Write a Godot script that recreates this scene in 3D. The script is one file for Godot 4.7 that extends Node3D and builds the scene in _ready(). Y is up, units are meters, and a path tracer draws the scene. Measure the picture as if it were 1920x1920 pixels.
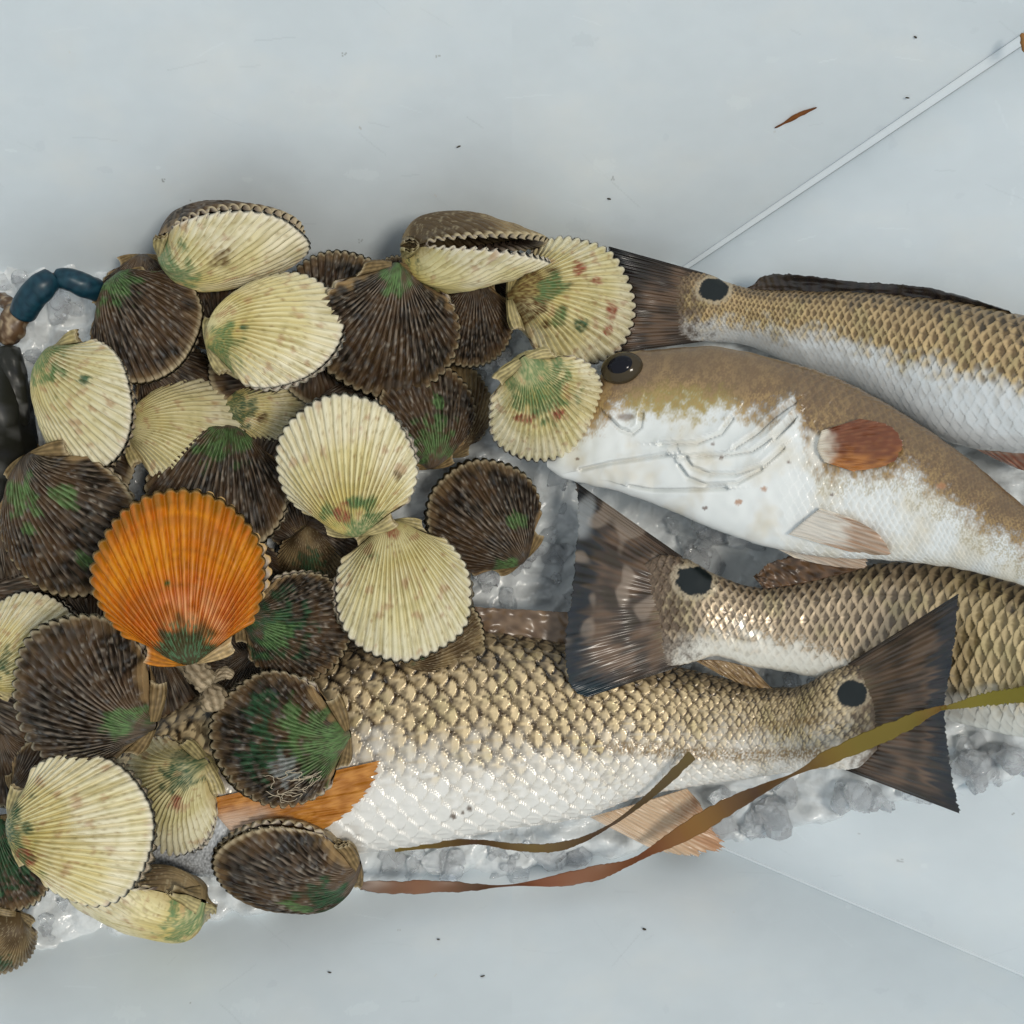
extends Node3D
# A fish box seen from above: four spotted-tail fish and a heap of scallops on crushed ice.
const HC := 0.8                     # height of the lens above the box floor, metres
const PX := 0.225 / 960.0           # metres per photograph pixel on the box floor
var noise := FastNoiseLite.new()
var rng := RandomNumberGenerator.new()
var taken := {}
var hm := {}                        # top height of what already lies there, by 8-pixel cell
var M := {}

func P(px: float, py: float, h: float) -> Vector3:
	var k := PX * (1.0 - h / HC)
	return Vector3((px - 960.0) * k, h, (py - 960.0) * k)

func unpx(p: Vector3) -> Vector2:
	var k := PX * (1.0 - p.y / HC)
	return Vector2(p.x / k + 960.0, p.z / k + 960.0)

func numbered(n: String) -> String:
	if not taken.has(n):
		taken[n] = 0
		return n
	taken[n] += 1
	return "%s_%03d" % [n, taken[n]]

func thing(called: String, label: String, category: String, at := Vector3.ZERO, group := "") -> Node3D:
	var o := Node3D.new()
	o.name = numbered(called)
	add_child(o)
	o.position = at
	tag(o, label, category, group)
	return o

func tag(o: Node, label: String, category: String, group := "") -> void:
	o.set_meta("label", label)
	o.set_meta("category", category)
	if group != "":
		o.set_meta("group", group)

func put(called: String, mesh: Mesh, mat: Material, parent: Node = self) -> MeshInstance3D:
	var o := MeshInstance3D.new()
	o.mesh = mesh
	o.material_override = mat
	o.name = numbered(called) if parent == self else called
	parent.add_child(o, true)
	return o

func structure(called: String, mesh: Mesh, mat: Material) -> MeshInstance3D:
	var o := put(called, mesh, mat)
	o.set_meta("kind", "structure")
	return o

# A grid of nu x nv points (index i * nv + j) as one smooth mesh; wrap closes it along j.
func grid(pos: PackedVector3Array, col: PackedColorArray, nu: int, nv: int, wrap := false, flip := false) -> ArrayMesh:
	var nor := PackedVector3Array()
	nor.resize(pos.size())
	for i in nu:
		var i0 := maxi(i - 1, 0) * nv
		var i1 := mini(i + 1, nu - 1) * nv
		for j in nv:
			var j0 := j - 1
			var j1 := j + 1
			if wrap:
				j0 = (j0 + nv) % nv
				j1 = j1 % nv
			else:
				j0 = maxi(j0, 0)
				j1 = mini(j1, nv - 1)
			var n := (pos[i1 + j] - pos[i0 + j]).cross(pos[i * nv + j1] - pos[i * nv + j0])
			if flip:
				n = -n
			nor[i * nv + j] = n.normalized() if n.length_squared() > 1e-20 else Vector3.UP
	var idx := PackedInt32Array()
	var cols := nv if wrap else nv - 1
	idx.resize((nu - 1) * cols * 6)
	var k := 0
	for i in nu - 1:
		for j in cols:
			var a := i * nv + j
			var b := i * nv + (j + 1) % nv
			var c := a + nv
			var d := b + nv
			if flip:
				idx[k] = a; idx[k + 1] = c; idx[k + 2] = b
				idx[k + 3] = b; idx[k + 4] = c; idx[k + 5] = d
			else:
				idx[k] = a; idx[k + 1] = b; idx[k + 2] = c
				idx[k + 3] = b; idx[k + 4] = d; idx[k + 5] = c
			k += 6
	var arr := []
	arr.resize(Mesh.ARRAY_MAX)
	arr[Mesh.ARRAY_VERTEX] = pos
	arr[Mesh.ARRAY_NORMAL] = nor
	if col.size() > 0:
		arr[Mesh.ARRAY_COLOR] = col
	arr[Mesh.ARRAY_INDEX] = idx
	var m := ArrayMesh.new()
	m.add_surface_from_arrays(Mesh.PRIMITIVE_TRIANGLES, arr)
	return m

func ss(a: float, b: float, x: float) -> float:
	return smoothstep(a, b, x)

func n3(x: float, y: float, z: float) -> float:
	return noise.get_noise_3d(x, y, z)

func noise_tex(freq: float, octaves: int, sd: int, normal := false, strength := 4.0, ramp: Gradient = null, size := 512) -> NoiseTexture2D:
	var f := FastNoiseLite.new()
	f.seed = sd
	f.noise_type = FastNoiseLite.TYPE_SIMPLEX_SMOOTH
	f.frequency = freq
	f.fractal_octaves = octaves
	var t := NoiseTexture2D.new()
	t.width = size
	t.height = size
	t.seamless = true
	t.noise = f
	t.as_normal_map = normal
	t.bump_strength = strength
	if ramp:
		t.color_ramp = ramp
	return t

func mat(rough: float, spec := 0.5, coat := 0.0) -> StandardMaterial3D:
	var m := StandardMaterial3D.new()
	m.vertex_color_use_as_albedo = true
	m.roughness = rough
	m.metallic_specular = spec
	if coat > 0.0:
		m.clearcoat_enabled = true
		m.clearcoat = coat
		m.clearcoat_roughness = 0.25
	return m

func triplanar(m: StandardMaterial3D, scale: float) -> void:
	m.uv1_triplanar = true
	m.uv1_scale = Vector3.ONE * scale

func make_materials() -> void:
	# white plastic of the box: faint stains, scuffs and specks
	var w := StandardMaterial3D.new()
	w.roughness = 0.42
	w.metallic_specular = 0.4
	w.albedo_texture = plastic_texture()
	w.normal_enabled = true
	w.normal_texture = noise_tex(0.012, 4, 5, true, 1.6, null, 1024)
	w.normal_scale = 0.35
	w.uv1_triplanar = true
	w.uv1_world_triplanar = true
	w.uv1_scale = Vector3.ONE * 2.1
	M.plastic = w
	M.pale = mat(0.40, 0.42)
	M.dark = mat(0.40, 0.24)
	var fishm := mat(0.31, 0.5, 0.18)
	fishm.metallic = 0.22
	fishm.clearcoat_roughness = 0.15
	M.fish = fishm
	M.fish_head = mat(0.30, 0.55, 0.3)
	M.fish_head.clearcoat_roughness = 0.15
	M.fin = mat(0.27, 0.42, 0.25)
	M.weed = mat(0.35, 0.5)
	M.crab = mat(0.35, 0.4)
	M.debris = mat(0.7, 0.3)
	var e := mat(0.12, 0.35)
	M.eye = e
	var ice := StandardMaterial3D.new()
	ice.albedo_color = Color(0.98, 0.99, 1.0, 0.22)
	ice.roughness = 0.03
	ice.refraction_enabled = true
	ice.refraction_scale = 0.031
	ice.normal_enabled = true
	ice.normal_texture = noise_tex(0.02, 3, 9, true, 5.0)
	ice.normal_scale = 0.35
	triplanar(ice, 30.0)
	M.ice = ice
	var bed := mat(0.18, 0.6)
	bed.normal_enabled = true
	bed.normal_texture = noise_tex(0.03, 4, 11, true, 6.0)
	bed.normal_scale = 0.5
	triplanar(bed, 22.0)
	M.bed = bed

func plastic_texture() -> ImageTexture:
	var n := 1024
	var im := Image.create(n, n, false, Image.FORMAT_RGB8)
	var f := FastNoiseLite.new()
	f.seed = 21
	f.frequency = 0.006
	f.fractal_octaves = 5
	var g := FastNoiseLite.new()
	g.seed = 22
	g.frequency = 0.05
	for y in n:
		for x in n:
			var a := f.get_noise_2d(x, y * 1.6)
			var b := g.get_noise_2d(x * 0.6, y)
			var v := 0.862 + 0.032 * a + 0.010 * b
			var warm := clampf(a * 1.6 - 0.25, 0.0, 1.0) * 0.022
			im.set_pixel(x, y, Color(v - 0.034 + warm * 0.9, v + 0.000, v + 0.020 - warm))
	rng.seed = 77
	for k in 150:                                     # scuffs: short pale or grey strokes
		var x := rng.randf() * n
		var y := rng.randf() * n
		var ang := rng.randf_range(-0.5, 0.9)
		var l := rng.randi_range(8, 46)
		var d := rng.randf_range(-0.07, 0.06)
		for q in l:
			var c := im.get_pixel(posmod(int(x), n), posmod(int(y), n))
			im.set_pixel(posmod(int(x), n), posmod(int(y), n), Color(c.r + d, c.g + d, c.b + d))
			x += cos(ang)
			y += sin(ang)
			ang += rng.randf_range(-0.03, 0.03)
	for k in 110:                                    # dried drips and smears with their own outline
		var cx := rng.randf() * n
		var cy := rng.randf() * n
		var rr := rng.randf_range(2.0, 9.0)
		var lw := rng.randf_range(1.0, 3.5)
		var dd := rng.randf_range(-0.035, 0.05)
		for y in range(int(-rr), int(rr) + 1):
			for x in range(int(-rr * lw), int(rr * lw) + 1):
				if Vector2(x / lw, y).length() / rr + 0.5 * g.get_noise_2d((cx + x) * 3.0, (cy + y) * 3.0) < 0.75:
					var qx := posmod(int(cx + x), n)
					var qy := posmod(int(cy + y), n)
					var c := im.get_pixel(qx, qy)
					im.set_pixel(qx, qy, Color(c.r + dd, c.g + dd, c.b + dd * 0.9))
	for k in 40:                                     # specks of dirt
		var x := rng.randi() % n
		var y := rng.randi() % n
		var dark := rng.randf_range(0.3, 0.8)
		for q in rng.randi_range(1, 5):
			im.set_pixel(posmod(x + rng.randi_range(-1, 2), n), posmod(y + rng.randi_range(-1, 1), n), Color(dark, dark * 0.97, dark * 0.92))
	return ImageTexture.create_from_image(im)

# ---------------------------------------------------------------- the box
func back_z(h: float) -> float:
	return -0.106 - 0.8 * (h - 0.03)

func front_z(x: float, h: float) -> float:
	return 0.1466 - 0.136 * (x - 0.0992) + 0.85 * (h - 0.03)

func end_x(h: float, w: float) -> float:
	return lerpf(0.0767, 0.0992, w) + lerpf(1.28, 1.76, w) * (h - 0.03)

func ramp_h(x: float, z: float) -> float:
	var w := clampf((z + 0.106) / 0.2526, -0.5, 1.6)
	return 0.03 + (x - lerpf(0.0767, 0.0992, w)) / lerpf(1.28, 1.76, w)

func end_corner_front(h: float) -> Vector3:
	var x := end_x(h, 1.0)
	return Vector3(x, h, front_z(x, h))

func slab(rows: Array, outward: Vector3) -> ArrayMesh:
	# rows: arrays of points of equal length; the sheet is closed into a slab by a second layer moved outward
	var nu := rows.size()
	var nv: int = rows[0].size()
	var pos := PackedVector3Array()
	for r in rows:
		for p in r:
			pos.append(p)
		for k in range(nv - 1, -1, -1):
			pos.append(r[k] + outward)
	return grid(pos, PackedColorArray(), nu, nv * 2, true, true)

func build_box() -> void:
	var top := 0.34
	var hs := []
	for k in 18:
		hs.append(-0.004 + (top + 0.004) * k / 17.0)
	var xl := -0.5
	var rows := []
	for h in hs:                                     # back wall
		var r := []
		var xr := end_x(h, 0.0)
		for k in 9:
			r.append(Vector3(lerpf(xl, xr + 0.002, k / 8.0), h, back_z(h)))
		rows.append(r)
	structure("wall_back", slab(rows, Vector3(0, -0.004, -0.012)), M.plastic)
	rows = []
	for h in hs:                                     # front wall
		var r := []
		var c := end_corner_front(h)
		for k in 9:
			var x := lerpf(c.x + 0.002, xl, k / 8.0)
			r.append(Vector3(x, h, front_z(x, h)))
		rows.append(r)
	structure("wall_front", slab(rows, Vector3(0, -0.004, 0.012)), M.plastic)
	rows = []
	for h in hs:                                     # sloping end wall
		var r := []
		var a := Vector3(end_x(h, 0.0), h, back_z(h) - 0.003)
		var b := end_corner_front(h) + Vector3(0, 0, 0.003)
		for k in 13:
			r.append(a.lerp(b, k / 12.0))
		rows.append(r)
	structure("wall_end", slab(rows, Vector3(0.008, -0.01, 0)), M.plastic)
	rows = []
	for h in hs:
		rows.append([Vector3(xl - 0.1 * h, h, 0.32 + 0.7 * h), Vector3(xl - 0.1 * h, h, -0.3 - 0.8 * h)])
	structure("wall_left", slab(rows, Vector3(-0.012, -0.002, 0)), M.plastic)
	rows = []
	for k in 5:
		var z := lerpf(-0.14, 0.28, k / 4.0)
		rows.append([Vector3(0.2, 0.0, z), Vector3(xl - 0.02, 0.0, z)])
	structure("floor", slab(rows, Vector3(0, -0.01, 0)), M.plastic)
	# cove in the back corner: a hollow quarter round that widens upwards
	rows = []
	for k in 40:
		var h: float = lerpf(0.012, top, k / 39.0)
		var wd: float = 0.0014 + 0.013 * maxf(h - 0.03, 0.0)
		var c := Vector3(end_x(h, 0.0), h, back_z(h))
		var along := Vector3(-1, 0, 0) * wd
		var dirb: Vector3 = (end_corner_front(h) - c).normalized() * wd
		var r := []
		for q in 9:
			var t := q / 8.0
			var a := c + along * 1.05
			var b: Vector3 = c + dirb * 1.05
			var m: Vector3 = c + (along + dirb) * 0.01
			r.append(a.lerp(m, t).lerp(m.lerp(b, t), t) + Vector3(0.0, 0.0004, 0.0002))
		rows.append(r)
	structure("corner_cove", slab(rows, Vector3(0.001, -0.004, -0.002)), M.plastic)
	# weld line in the front corner
	rows = []
	for k in 30:
		var h: float = lerpf(0.012, top, k / 29.0)
		var c := end_corner_front(h)
		var r := []
		for q in 7:
			var t := q / 6.0
			r.append(c + Vector3(0.0005 * (t - 0.5) * 2.0, 0.0005 * sin(t * PI) + 0.0003, -0.0011 * (t - 0.5) - 0.0004))
		rows.append(r)
	structure("corner_weld", slab(rows, Vector3(0.0005, -0.003, 0.001)), M.plastic)

# ---------------------------------------------------------------- ice
func ice_edge(px: float) -> float:
	# photograph row where the ice thins out on the front and end walls
	var e := [[-50.0, 1850.0], [400.0, 1750.0], [700.0, 1690.0], [1300.0, 1612.0], [1400.0, 1596.0], [1560.0, 1560.0], [1700.0, 1525.0], [1800.0, 1500.0], [2000.0, 1485.0]]
	for k in e.size() - 1:
		if px <= e[k + 1][0]:
			return lerpf(e[k][1], e[k + 1][1], clampf((px - e[k][0]) / (e[k + 1][0] - e[k][0]), 0, 1))
	return 1480.0

func bed_h(x: float, z: float) -> float:
	var w := maxf(0.024, ramp_h(x, z) + 0.006)
	var q := unpx(Vector3(x, w, z))
	var inside := ss(0.0, 40.0, ice_edge(q.x) + 14.0 * n3(q.x * 0.02, 3.0, 0.0) - q.y)
	var behind := ss(1240.0, 1330.0, q.x) * ss(0.0, 40.0, 505.0 + (q.x - 1300.0) * 0.22 + 40.0 - q.y)
	w -= (1.0 - inside) * 0.02 + behind * 0.03
	var n := absf(n3(x * 26.0, 1.7, z * 26.0)) * 0.010 + absf(n3(x * 75.0, 5.0, z * 75.0)) * 0.007 + absf(n3(x * 210.0, 9.0, z * 210.0)) * 0.0022 - 0.004
	return w + n

func build_ice() -> void:
	var nu := 300
	var nv := 210
	var pos := PackedVector3Array()
	var col := PackedColorArray()
	for i in nu:
		var x := lerpf(-0.36, 0.30, i / (nu - 1.0))
		for j in nv:
			var z := lerpf(-0.13, 0.22, j / (nv - 1.0))
			var h := bed_h(x, z)
			pos.append(Vector3(x, h, z))
			col.append(Color(0.68, 0.715, 0.73))
			var q := unpx(pos[pos.size() - 1])
			top_note(q.x, q.y, h)
	var o := put("crushed_ice", grid(pos, col, nu, nv, false, true), M.bed)
	o.set_meta("kind", "stuff")
	tag(o, "grey wet bed of crushed ice under the fish and scallops", "ice")
	# separate lumps
	var shapes := []
	for k in 9:
		shapes.append(lump(100 + k))
	rng.seed = 4242
	var areas := [  # photograph rectangles where ice shows, and how many lumps
		[700, 1590, 1310, 1665, 26, 16.0, 34.0], [1330, 1480, 1760, 1580, 34, 16.0, 40.0], [1780, 1390, 1920, 1490, 12, 16.0, 34.0],
		[900, 1010, 1070, 1130, 9, 18.0, 34.0], [1020, 880, 1080, 1040, 4, 16.0, 28.0], [890, 600, 980, 720, 6, 18.0, 34.0], [1240, 975, 1420, 1080, 8, 20.0, 38.0],
		[40, 560, 170, 690, 7, 20.0, 38.0], [0, 505, 140, 545, 6, 10.0, 20.0], [70, 1690, 130, 1760, 4, 16.0, 26.0], [1440, 1250, 1560, 1290, 4, 14.0, 24.0]]
	for a in areas:
		for k in int(a[4] * 1.7):
			var px: float = rng.randf_range(a[0], a[2])
			var py: float = rng.randf_range(a[1], a[3])
			if py > ice_edge(px) - 8.0:
				py = ice_edge(px) - rng.randf_range(8.0, 40.0)
			var r: float = rng.randf_range(a[5] * 0.5, a[6] * 0.85)
			var p := P(px, py, 0.03)
			for q in 4:
				p = P(px, py, bed_h(p.x, p.z))
			var o2 := put("ice_lump", shapes[rng.randi() % shapes.size()], M.ice)
			tag(o2, "clear half-melted lump of ice lying on the crushed ice", "ice", "lumps of ice on the crushed ice")
			o2.position = p + Vector3(0, r * PX * 0.25, 0)
			o2.basis = Basis.from_euler(Vector3(rng.randf() * 6.3, rng.randf() * 6.3, rng.randf() * 6.3)).scaled(Vector3.ONE * r * PX)

func lump(sd: int) -> ArrayMesh:
	var r := RandomNumberGenerator.new()
	r.seed = sd
	var pl := []
	for k in 8:
		var d := Vector3(r.randfn(), r.randfn(), r.randfn()).normalized()
		pl.append([d, r.randf_range(0.42, 0.95)])
	# convex lump: a cloud of directions pushed out to the cutting planes, flat facets
	var nu := 13
	var nv := 20
	var pos := PackedVector3Array()
	for i in nu:
		var th := PI * i / (nu - 1.0)
		for j in nv:
			var ph := TAU * j / nv
			var d := Vector3(sin(th) * cos(ph), cos(th), sin(th) * sin(ph))
			var rad := 1.15
			for p in pl:
				var c: float = d.dot(p[0])
				if c > 0.05:
					rad = minf(rad, p[1] / c)
			pos.append(d * rad)
	var st := SurfaceTool.new()
	st.begin(Mesh.PRIMITIVE_TRIANGLES)
	st.set_smooth_group(-1)
	for i in nu - 1:
		for j in nv:
			var a := i * nv + j
			var b := i * nv + (j + 1) % nv
			for k in ([a, a + nv, b] if i > 0 else []) + ([b, a + nv, b + nv] if i < nu - 2 else []):
				st.add_vertex(pos[k])
			if i == 0:
				for k in [a, a + nv, b + nv]:
					st.add_vertex(pos[k])
			elif i == nu - 2:
				pass
	st.generate_normals()
	return st.commit()

func top_note(px: float, py: float, h: float) -> void:
	var k := Vector2i(int(px / 8.0), int(py / 8.0))
	if h > hm.get(k, -1.0):
		hm[k] = h

func top_at(px: float, py: float) -> float:
	var k := Vector2i(int(px / 8.0), int(py / 8.0))
	return hm.get(k, 0.0)

# ---------------------------------------------------------------- scallops
const RIBS := 31
const SPAN := 2.34                  # half the arc of the margin
const BEAK := -1.07

func valve_point(s: float, t: float, rp: float, deep: float, wide: float, sd: float) -> Vector3:
	var th := s * SPAN
	var mx := sin(th) * wide
	var mz := cos(th) * 0.99
	var u := Vector3(0.02 + 0.14 * s, 0, BEAK + 0.07 * s * s)
	var tooth := 1.0 + (rp - 0.6) * 0.042 * ss(0.8, 1.0, t) + 0.045 * n3(s * 2.2, sd, 0.0)
	var m := Vector3(mx, 0, mz) * tooth
	# shoulders bow a little inwards
	var p := u.lerp(m, t)
	p.x *= 1.0 - 0.10 * sin(PI * t) * pow(absf(s), 4.0)
	var e := pow(maxf(1.0 - pow(absf(s), 2.8), 0.0), 0.62)
	var f := pow(sin(PI * pow(t, 0.60)), 0.80) if t < 1.0 else 0.0
	var y := deep * f * e * (1.0 + 0.05 * n3(s * 2.0, t * 3.0, sd))
	y += (rp - 0.5) * 0.062 * ss(0.02, 0.45, t) * (0.35 + 0.65 * e)
	y += 0.007 * sin(t * 34.0 + 3.0 * n3(s, t * 4.0, sd)) * ss(0.3, 0.7, t) * e
	p.y = y + 0.022
	return p

func rib(s: float) -> float:
	return 1.0 - pow((1.0 - cos(s * RIBS * PI)) * 0.5, 2.2)

func shell_color(kind: String, s: float, t: float, rp: float, p: Vector3, sd: float, marks: Array) -> Color:
	var lo := n3(p.x * 1.3 + sd * 7.1, p.z * 1.3, sd)
	var mi := n3(p.x * 4.5, p.z * 4.5 + sd * 3.3, sd)
	var hi := n3(s * RIBS * 1.4 + sd, t * 9.0, sd * 2.0)
	var fi := n3(p.x * 23.0 + sd, p.z * 23.0, sd)
	var c: Color
	var groove := 1.0 - rp
	if kind == "pale":
		c = Color(0.66, 0.585, 0.31).lerp(Color(0.55, 0.45, 0.15), clampf(0.5 + lo * 1.5 - t * 0.3, 0, 1))
		c = c.lerp(Color(0.74, 0.69, 0.52), ss(0.40, 0.95, t + lo * 0.4) * 0.8)
		c = c.lerp(Color(0.45, 0.40, 0.17), ss(0.15, 0.5, n3(t * 9.0, sd * 3.0, lo)) * 0.30)
		c = c.lerp(Color(0.50, 0.47, 0.30), 0.35 * clampf(sin(sd * 9.1), 0, 1))
		c = c.lerp(Color(0.36, 0.30, 0.12), ss(0.25, 0.6, n3(s * RIBS * 1.1 + sd, t * 2.5, sd)) * 0.5)
		c = c.lerp(Color(0.34, 0.155, 0.085), ss(0.50, 0.68, mi + 0.2 * fi) * 0.45)
		c = c.lerp(Color(0.27, 0.20, 0.08), ss(0.46, 0.66, fi) * 0.5)
		c = c.lerp(Color(0.70, 0.64, 0.56), ss(0.955, 0.99, t) * 0.6)
		c = c.lerp(Color(0.42, 0.30, 0.11), ss(0.88, 1.0, absf(s)) * 0.55)
	elif kind == "dark":
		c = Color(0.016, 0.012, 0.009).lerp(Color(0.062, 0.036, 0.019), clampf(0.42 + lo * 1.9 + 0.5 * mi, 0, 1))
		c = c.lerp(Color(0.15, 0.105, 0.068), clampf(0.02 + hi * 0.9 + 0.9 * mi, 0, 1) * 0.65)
		c = c.lerp(Color(0.26, 0.205, 0.155), ss(0.45, 0.95, rp) * clampf(0.55 + 0.9 * hi, 0, 1) * ss(0.80, 0.25, t + 0.7 * mi) * 0.7)
		c = c.lerp(Color(0.10, 0.085, 0.07), ss(0.1, 0.6, n3(p.x * 6.0 + sd, p.z * 6.0, 9.0)) * 0.5)
		c = c.lerp(Color(0.50, 0.45, 0.38), ss(0.60, 0.74, n3(p.x * 13.0 + sd, p.z * 13.0, sd) + 0.3 * mi) * 0.35 * ss(0.12, 0.4, t))
		c = c.lerp(Color(0.16, 0.165, 0.17), ss(0.30, 0.55, n3(p.x * 9.0, p.z * 9.0 + sd, 4.0)) * clampf(0.3 + fi, 0, 1) * 0.5)
		c = c.lerp(Color(0.36, 0.24, 0.115), ss(0.86, 1.0, absf(s) + 0.1 * mi) * 0.8)
		c = c.lerp(Color(0.20, 0.13, 0.065), ss(0.86, 0.97, t + 0.06 * mi) * 0.6)
		c = c.lerp(Color(0.56, 0.47, 0.31), ss(0.958, 0.99, t + 0.008 * hi) * 0.95)
	elif kind == "brown":
		c = Color(0.10, 0.063, 0.03).lerp(Color(0.25, 0.18, 0.09), clampf(0.5 + lo * 1.4 + 0.5 * hi, 0, 1))
		c = c.lerp(Color(0.07, 0.05, 0.03), ss(0.2, 0.55, hi) * 0.5)
		c = c.lerp(Color(0.4, 0.33, 0.2), ss(0.4, 0.6, fi) * 0.5)
		c = c.lerp(Color(0.54, 0.45, 0.28), ss(0.955, 0.988, t) * 0.9)
	else:
		var bead := 0.5 + 0.5 * sin(t * 60.0 + 5.0 * hi)
		c = Color(0.46, 0.105, 0.004).lerp(Color(0.60, 0.225, 0.008), clampf(ss(0.42, 0.85, t) * (0.45 + 0.35 * bead) + lo * 0.6 + 0.4 * hi, 0, 1))
		c = c.lerp(Color(0.62, 0.20, 0.02), ss(0.3, 0.5, fi) * 0.6)
		c = c.lerp(Color(0.36, 0.12, 0.012), ss(0.15, 0.5, n3(t * 15.0, s * 1.6, 2.0)) * 0.55)
		c = c.lerp(Color(0.30, 0.09, 0.01), ss(0.35, 0.6, n3(p.x * 30.0, p.z * 30.0, 6.0)) * 0.6)
		c = c.lerp(Color(0.76, 0.40, 0.19), ss(0.12, 0.3, t) * ss(0.60, 0.40, t + 0.1 * mi) * clampf(0.5 + mi + 0.5 * hi, 0, 1) * ss(0.5, -0.1, s) * 0.5)
		c = c.lerp(Color(0.20, 0.085, 0.006), ss(0.88, 0.985, t + 0.08 * hi) * 0.75)
		c = c.lerp(Color(0.62, 0.42, 0.16), ss(0.975, 0.995, t) * 0.7)
		c = c.lerp(Color(0.035, 0.045, 0.018), ss(0.34, 0.20, t + 0.10 * mi) * 0.95)
		c = c.lerp(Color(0.075, 0.15, 0.07), ss(0.15, 0.4, fi + 0.3 * mi) * ss(0.36, 0.24, t) * 0.9)
		c = c.lerp(Color(0.06, 0.10, 0.02), ss(0.05, 0.02, Vector2(p.x - 0.12, p.z + 0.02).length()))
	for m in marks:                                  # [x, z, radius, kind]
		var d: float = Vector2(p.x - m[0], p.z - m[1]).length() / m[2] + 0.75 * mi + 0.35 * hi + 0.2 * fi
		var k: float = ss(1.08, 0.82, d)
		if k > 0.0:
			var q: Color
			if m[3] == "g":
				q = Color(0.055, 0.12, 0.038).lerp(Color(0.13, 0.22, 0.085), clampf(0.55 + hi + 0.6 * fi, 0, 1))
			elif m[3] == "d":
				q = Color(0.012, 0.045, 0.02).lerp(Color(0.045, 0.11, 0.055), clampf(0.5 + hi + 0.4 * fi, 0, 1))
			elif m[3] == "r":
				q = Color(0.30, 0.085, 0.05)
			elif m[3] == "k":
				q = Color(0.10, 0.045, 0.012)
			else:
				q = Color(0.30, 0.30, 0.29)
			c = c.lerp(q, k * clampf(0.72 + 0.5 * fi + 0.3 * hi, 0.2, 0.95))
	return c

func valve(kind: String, deep: float, wide: float, sd: float, marks: Array, fine: bool, down: bool) -> ArrayMesh:
	var nu := 311 if fine else 117
	var nt := 46 if fine else 18
	var lip := 3
	var pos := PackedVector3Array()
	var col := PackedColorArray()
	var sy := -1.0 if down else 1.0
	for i in nu:
		var s := -1.0 + 2.0 * i / (nu - 1.0)
		var rp := rib(s)
		for j in nt + lip:
			var p: Vector3
			var t := minf(pow(j / (nt - 1.0), 1.15), 1.0)
			if j < nt:
				p = valve_point(s, t, rp, deep, wide, sd)
				col.append(shell_color(kind, s, t, rp, p, sd, marks))
			else:                                    # the lip turns inwards, so the shell has thickness
				var q := j - nt + 1
				t = 1.0 - 0.05 * q
				p = valve_point(s, t, rp, deep, wide, sd)
				p.y -= 0.03 + 0.01 * q
				col.append(Color(0.42, 0.36, 0.30) if q == 1 else Color(0.10, 0.07, 0.05))
			p.y *= sy
			pos.append(p)
	return grid(pos, col, nu, nt + lip, false, not down)

func ear_mesh(kind: String, side: float, sd: float, down: bool, wide: float) -> ArrayMesh:
	var n := 15
	var pos := PackedVector3Array()
	var col := PackedColorArray()
	var u := Vector3(0.02, 0, BEAK)
	var edge := Vector3(sin(SPAN) * wide * side, 0, cos(SPAN) * 0.99)
	var long := 0.57 + 0.07 * sin(sd * 5.0)
	for i in n:
		var a := i / (n - 1.0)
		for j in n * 2:
			var under := j >= n
			var b := (j if not under else 2 * n - 1 - j) / (n - 1.0)
			var hinge := Vector3(side * (0.06 + (long - 0.06) * a), 0, -1.07 + 0.04 * a * a)
			var sh := u.lerp(edge, 0.12 + a * 0.62)
			sh.x *= 0.95
			var p := hinge.lerp(sh, b)
			p.x -= side * (0.05 * sin(b * PI) + 0.05 * pow(1.0 - b, 4.0)) * pow(a, 3.0)
			p.z += 0.05 * pow(1.0 - b, 3.0) * pow(a, 4.0)
			p.y = 0.04 + 0.16 * (1.0 - a) * b + 0.012 * sin(b * 19.0) * a + 0.05 * n3(p.x * 3.0, p.z * 3.0, sd) * a
			if under:
				p.y -= 0.035
			var fi := n3(p.x * 14.0, p.z * 14.0, sd)
			var c := Color(0.52, 0.43, 0.20)
			if kind == "dark":
				c = Color(0.26, 0.18, 0.085)
			elif kind == "orange":
				c = Color(0.60, 0.42, 0.20) if side < 0 else Color(0.62, 0.22, 0.015)
			elif kind == "brown":
				c = Color(0.30, 0.22, 0.11)
			c = c * (0.85 + 0.35 * fi) * (0.78 + 0.22 * sin(b * 19.0))
			c = c.lerp(Color(0.60, 0.50, 0.32), ss(0.88, 1.0, a) * 0.6)
			c.a = 1.0
			col.append(c)
			p.y *= -1.0 if down else 1.0
			pos.append(p)
	return grid(pos, col, n, n * 2, true, (side > 0) != down)

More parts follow.
